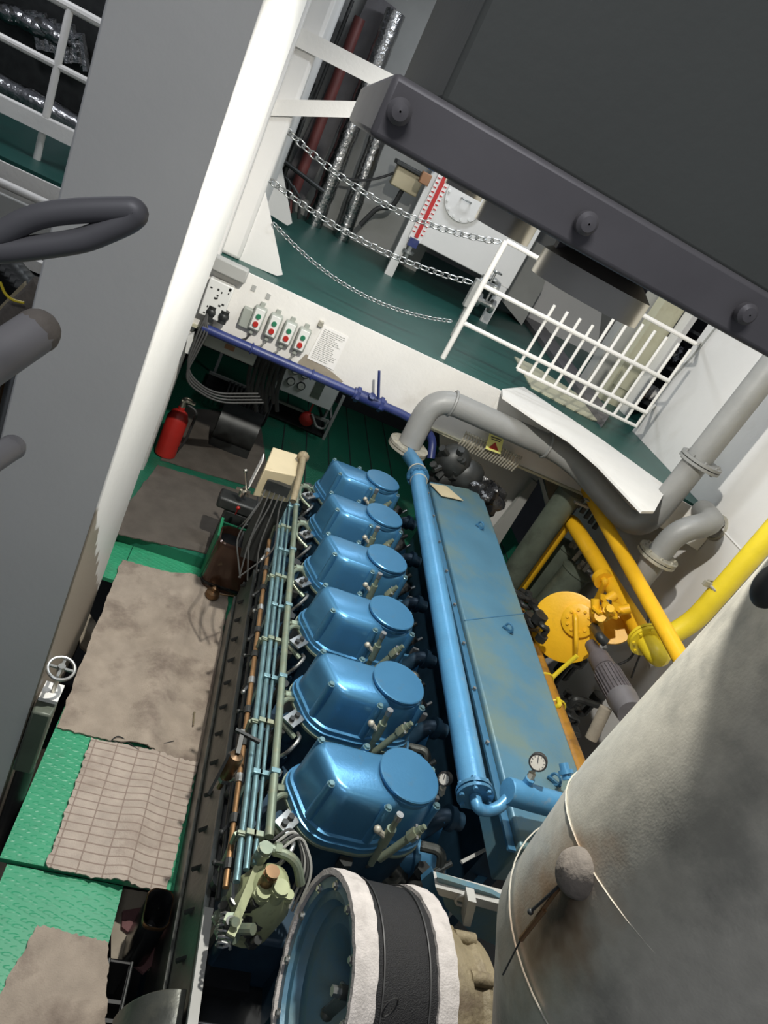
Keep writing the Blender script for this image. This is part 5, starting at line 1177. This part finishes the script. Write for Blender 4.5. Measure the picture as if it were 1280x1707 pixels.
# ================================================================ NEAR THE CAMERA
def stain_and_shade_lagging():
    m = M['silver_lag']; nt = m.node_tree; N = nt.nodes; L = nt.links; b = N['Principled BSDF']
    src = b.inputs['Base Color'].links[0].from_socket; tc = N.new('ShaderNodeTexCoord'); ge = N.new('ShaderNodeNewGeometry')
    def blob(c, s, amt, col, src):
        mp = N.new('ShaderNodeVectorMath'); mp.operation = 'SUBTRACT'; mp.inputs[1].default_value = c; L.new(ge.outputs['Position'], mp.inputs[0])
        sc = N.new('ShaderNodeVectorMath'); sc.operation = 'MULTIPLY'; sc.inputs[1].default_value = s; L.new(mp.outputs[0], sc.inputs[0])
        ln = N.new('ShaderNodeVectorMath'); ln.operation = 'LENGTH'; L.new(sc.outputs[0], ln.inputs[0])
        nz = N.new('ShaderNodeTexNoise'); nz.inputs['Scale'].default_value = 14; L.new(ge.outputs['Position'], nz.inputs['Vector'])
        ad = N.new('ShaderNodeMath'); ad.operation = 'ADD'; L.new(ln.outputs['Value'], ad.inputs[0]); L.new(nz.outputs['Fac'], ad.inputs[1])
        mr = N.new('ShaderNodeMapRange'); mr.inputs[1].default_value = .7; mr.inputs[2].default_value = 1.5; mr.inputs[3].default_value = amt; mr.inputs[4].default_value = 0; L.new(ad.outputs[0], mr.inputs[0])
        mx = N.new('ShaderNodeMix'); mx.data_type = 'RGBA'; L.new(mr.outputs[0], mx.inputs[0]); L.new(src, mx.inputs[6]); mx.inputs[7].default_value = (*col, 1); return mx.outputs[2]
    kp = knob_pos
    src = blob((kp.x, kp.y, kp.z-.14), (6, 6, 3.6), .85, (.30, .17, .08), src)
    src = blob((kp.x+.02, kp.y-.02, kp.z-.10), (16, 16, 7), .95, (.03, .025, .02), src)  # shadow below the cap, painted dark into the lagging colour
    L.new(src, b.inputs['Base Color'])
DC = Vector((1.44, .81, 0))
t = thing('exhaust_duct', (1.5, .9, 1.2), 'big silver lagged exhaust duct rising at the lower right in front of the wall', 'duct')
pth = [(1.44,.81,5.2), (1.44,.81,3.2), (1.44,.81,2.30), (1.46,.80,2.03), (1.62,.71,1.68), (1.98,.45,1.30), (2.4,.15,1.15)]
ob('lagging', MB().tube(pth, [.42,.42,.42,.42,.41,.40,.38], 56), 'silver_lag', t, sharp=80)
def seam(c, nrm, r): return MB().torus(c, nrm, r, .002, 56, 5)
ob('seam_band', seam((1.44,.81,2.30), (.034,.216,1), .4215), 'silver_lag', t)
ob('seam_band', seam((1.46,.80,2.04), (-.10,.06,1), .4215), 'silver_lag', t)
def on_duct(px, py, r=.42, c=(1.45,.805)):
    d = ray(px, py); A_ = d.x**2+d.y**2; B_ = -2*(d.x*c[0]+d.y*c[1]); C_ = c[0]**2+c[1]**2-r*r
    D_ = max(B_*B_-4*A_*C_, 0); k = (-B_-math.sqrt(D_))/(2*A_); return Vector((d.x*k, d.y*k, CAMZ+d.z*k))
knob_pos = on_duct(966,1456,.425)
nr = Vector((knob_pos.x-1.45, knob_pos.y-.805, .05)).normalized()
kb = ob('vent_cap', MB().lathe([(-.02,.050),(.012,.050),(.028,.043),(.040,.028),(.046,.001)], knob_pos, nr, 26), 'knob_dust', t)
rp = knob_pos + nr*.015; e1, e2, e3 = on_duct(884,1520,.455), on_duct(868,1566,.445), on_duct(838,1625,.44)
ob('thin_rod', MB().cyl(rp+Vector((0,0,-.02)), e1, .0035, 8).sphere(e1, .007, n=8, m=6), 'dark_metal', t)
ob('thin_rod', MB().cyl(rp+Vector((.0,0,-.045)), e2, .0045, 8).cyl(rp.lerp(e2,.55), e2, .006, 8), 'bronze', t)
ob('lacing_wire', MB().tube([e2, e2.lerp(e3,.5), e3], .002, 6), 'dark_metal', t)
stain_and_shade_lagging()
# dark rounded end at the right frame edge
q = at(1290,975,x=1.0); tag(ob('rubber_buffer', MB().sphere(q, .045, (.7,.7,1.1), 18, 12), 'rubber'), 'dark rounded buffer at the right frame edge above the silver duct', 'buffer')

# overhead ventilation box with its bolted flange
yb = .80; P = at(741,152,y=yb); zb0 = P.z; ybk = 1.35
t = thing('ventilation_box', (.6, 1.0, zb0-.06), 'dark grey sheet metal ventilation box with a bolted flange overhead at the top right', 'ventilation duct')
ob('box_body', MB().box((P.x, yb, zb0-.01), (0.96, ybk, 4.3)), 'duct_grey', t, bevel=.006)
fl0 = at(640,170,y=yb-.05)
ob('flange_frame', MB().box((P.x-.055, yb-.05, zb0-.068), (1.0, ybk+.04, zb0-.010)), 'angle_grey', t, bevel=.006)
for (px, py) in ((665,186),(975,371),(1240,521)):
    q = at(px, py, y=yb-.055); ob('bolt_head', MB().lathe([(0,.001),(0,.012),(.008,.012),(.012,.008),(.013,.001)], q, (0,-1,0), 16), 'angle_grey', t)
for nm, px, py, y, r, h in (('lamp',986,474,.90,.078,.040),('lamp',845,368,1.10,.046,.036),('lamp',778,306,1.30,.036,.03)):
    q = at(px, py, y=y)
    lt = thing('round_light_fitting', q, {986:'largest shiny round fitting hanging under the ventilation box',845:'middle shiny round fitting hanging under the ventilation box',778:'smallest shiny round fitting, left end of the row under the ventilation box'}[px], 'light fitting', 'round fittings under the ventilation box')
    ob('reflector', MB().lathe([(-h/2,.001),(-h/2,r*.8),(-h/2,r),(h*.3,r),(h*.5,r*.86),(h*.9,r*.55),(h*1.2,r*.5),(h*1.2,.001)], q, (0,0,1), 40), 'chrome', lt)
    ob('neck', MB().cyl(q+Vector((0,0,h)), (q.x, q.y, max(q.z+h+.05, zb0-.05)), r*.3, 16), 'dark_metal', lt)
    ob('wing_screw', MB().bar(q+Vector((-r*.9,0,h*.6)), q+Vector((r*.9,0,h*.6)), .014, .02), 'angle_grey', lt)

# loop handle and rail ends at the left, close by
yh = .55
lpp = [(-80,402),(-20,398),(8,388),(38,370),(73,358),(110,353),(150,350),(196,349),(222,349),(229,356),(216,368),(190,380),(145,399),(110,406),(73,411),(20,418),(-30,420),(-80,422)]
tag(ob('loop_handle', MB().tube(bend([at(*q, y=yh) for q in lpp], .012, 4), .0088, 14), 'handle_grey'), 'dark grey tubular loop handle reaching in from the left edge in front of the trunk', 'handle')
a, b2 = at(62,552,y=.72), at(-40,620,y=.66)
t = thing('rail_end', b2, 'light grey tube end with a rounded tip at the left edge below the loop handle', 'rail')
ob('tube', MB().tube([b2, a], .022, 16), 'hose_grey', t); ob('end_cap', MB().sphere(a, .0225, n=16, m=10), 'knob_dust', t)
a, b2 = at(20,746,y=.72), at(-40,785,y=.66)
tag(ob('rail_end', MB().tube([b2, a], .014, 12).sphere(a, .0145, n=12, m=8), 'hose_grey'), 'small grey tube end at the left edge far below the loop handle', 'rail')
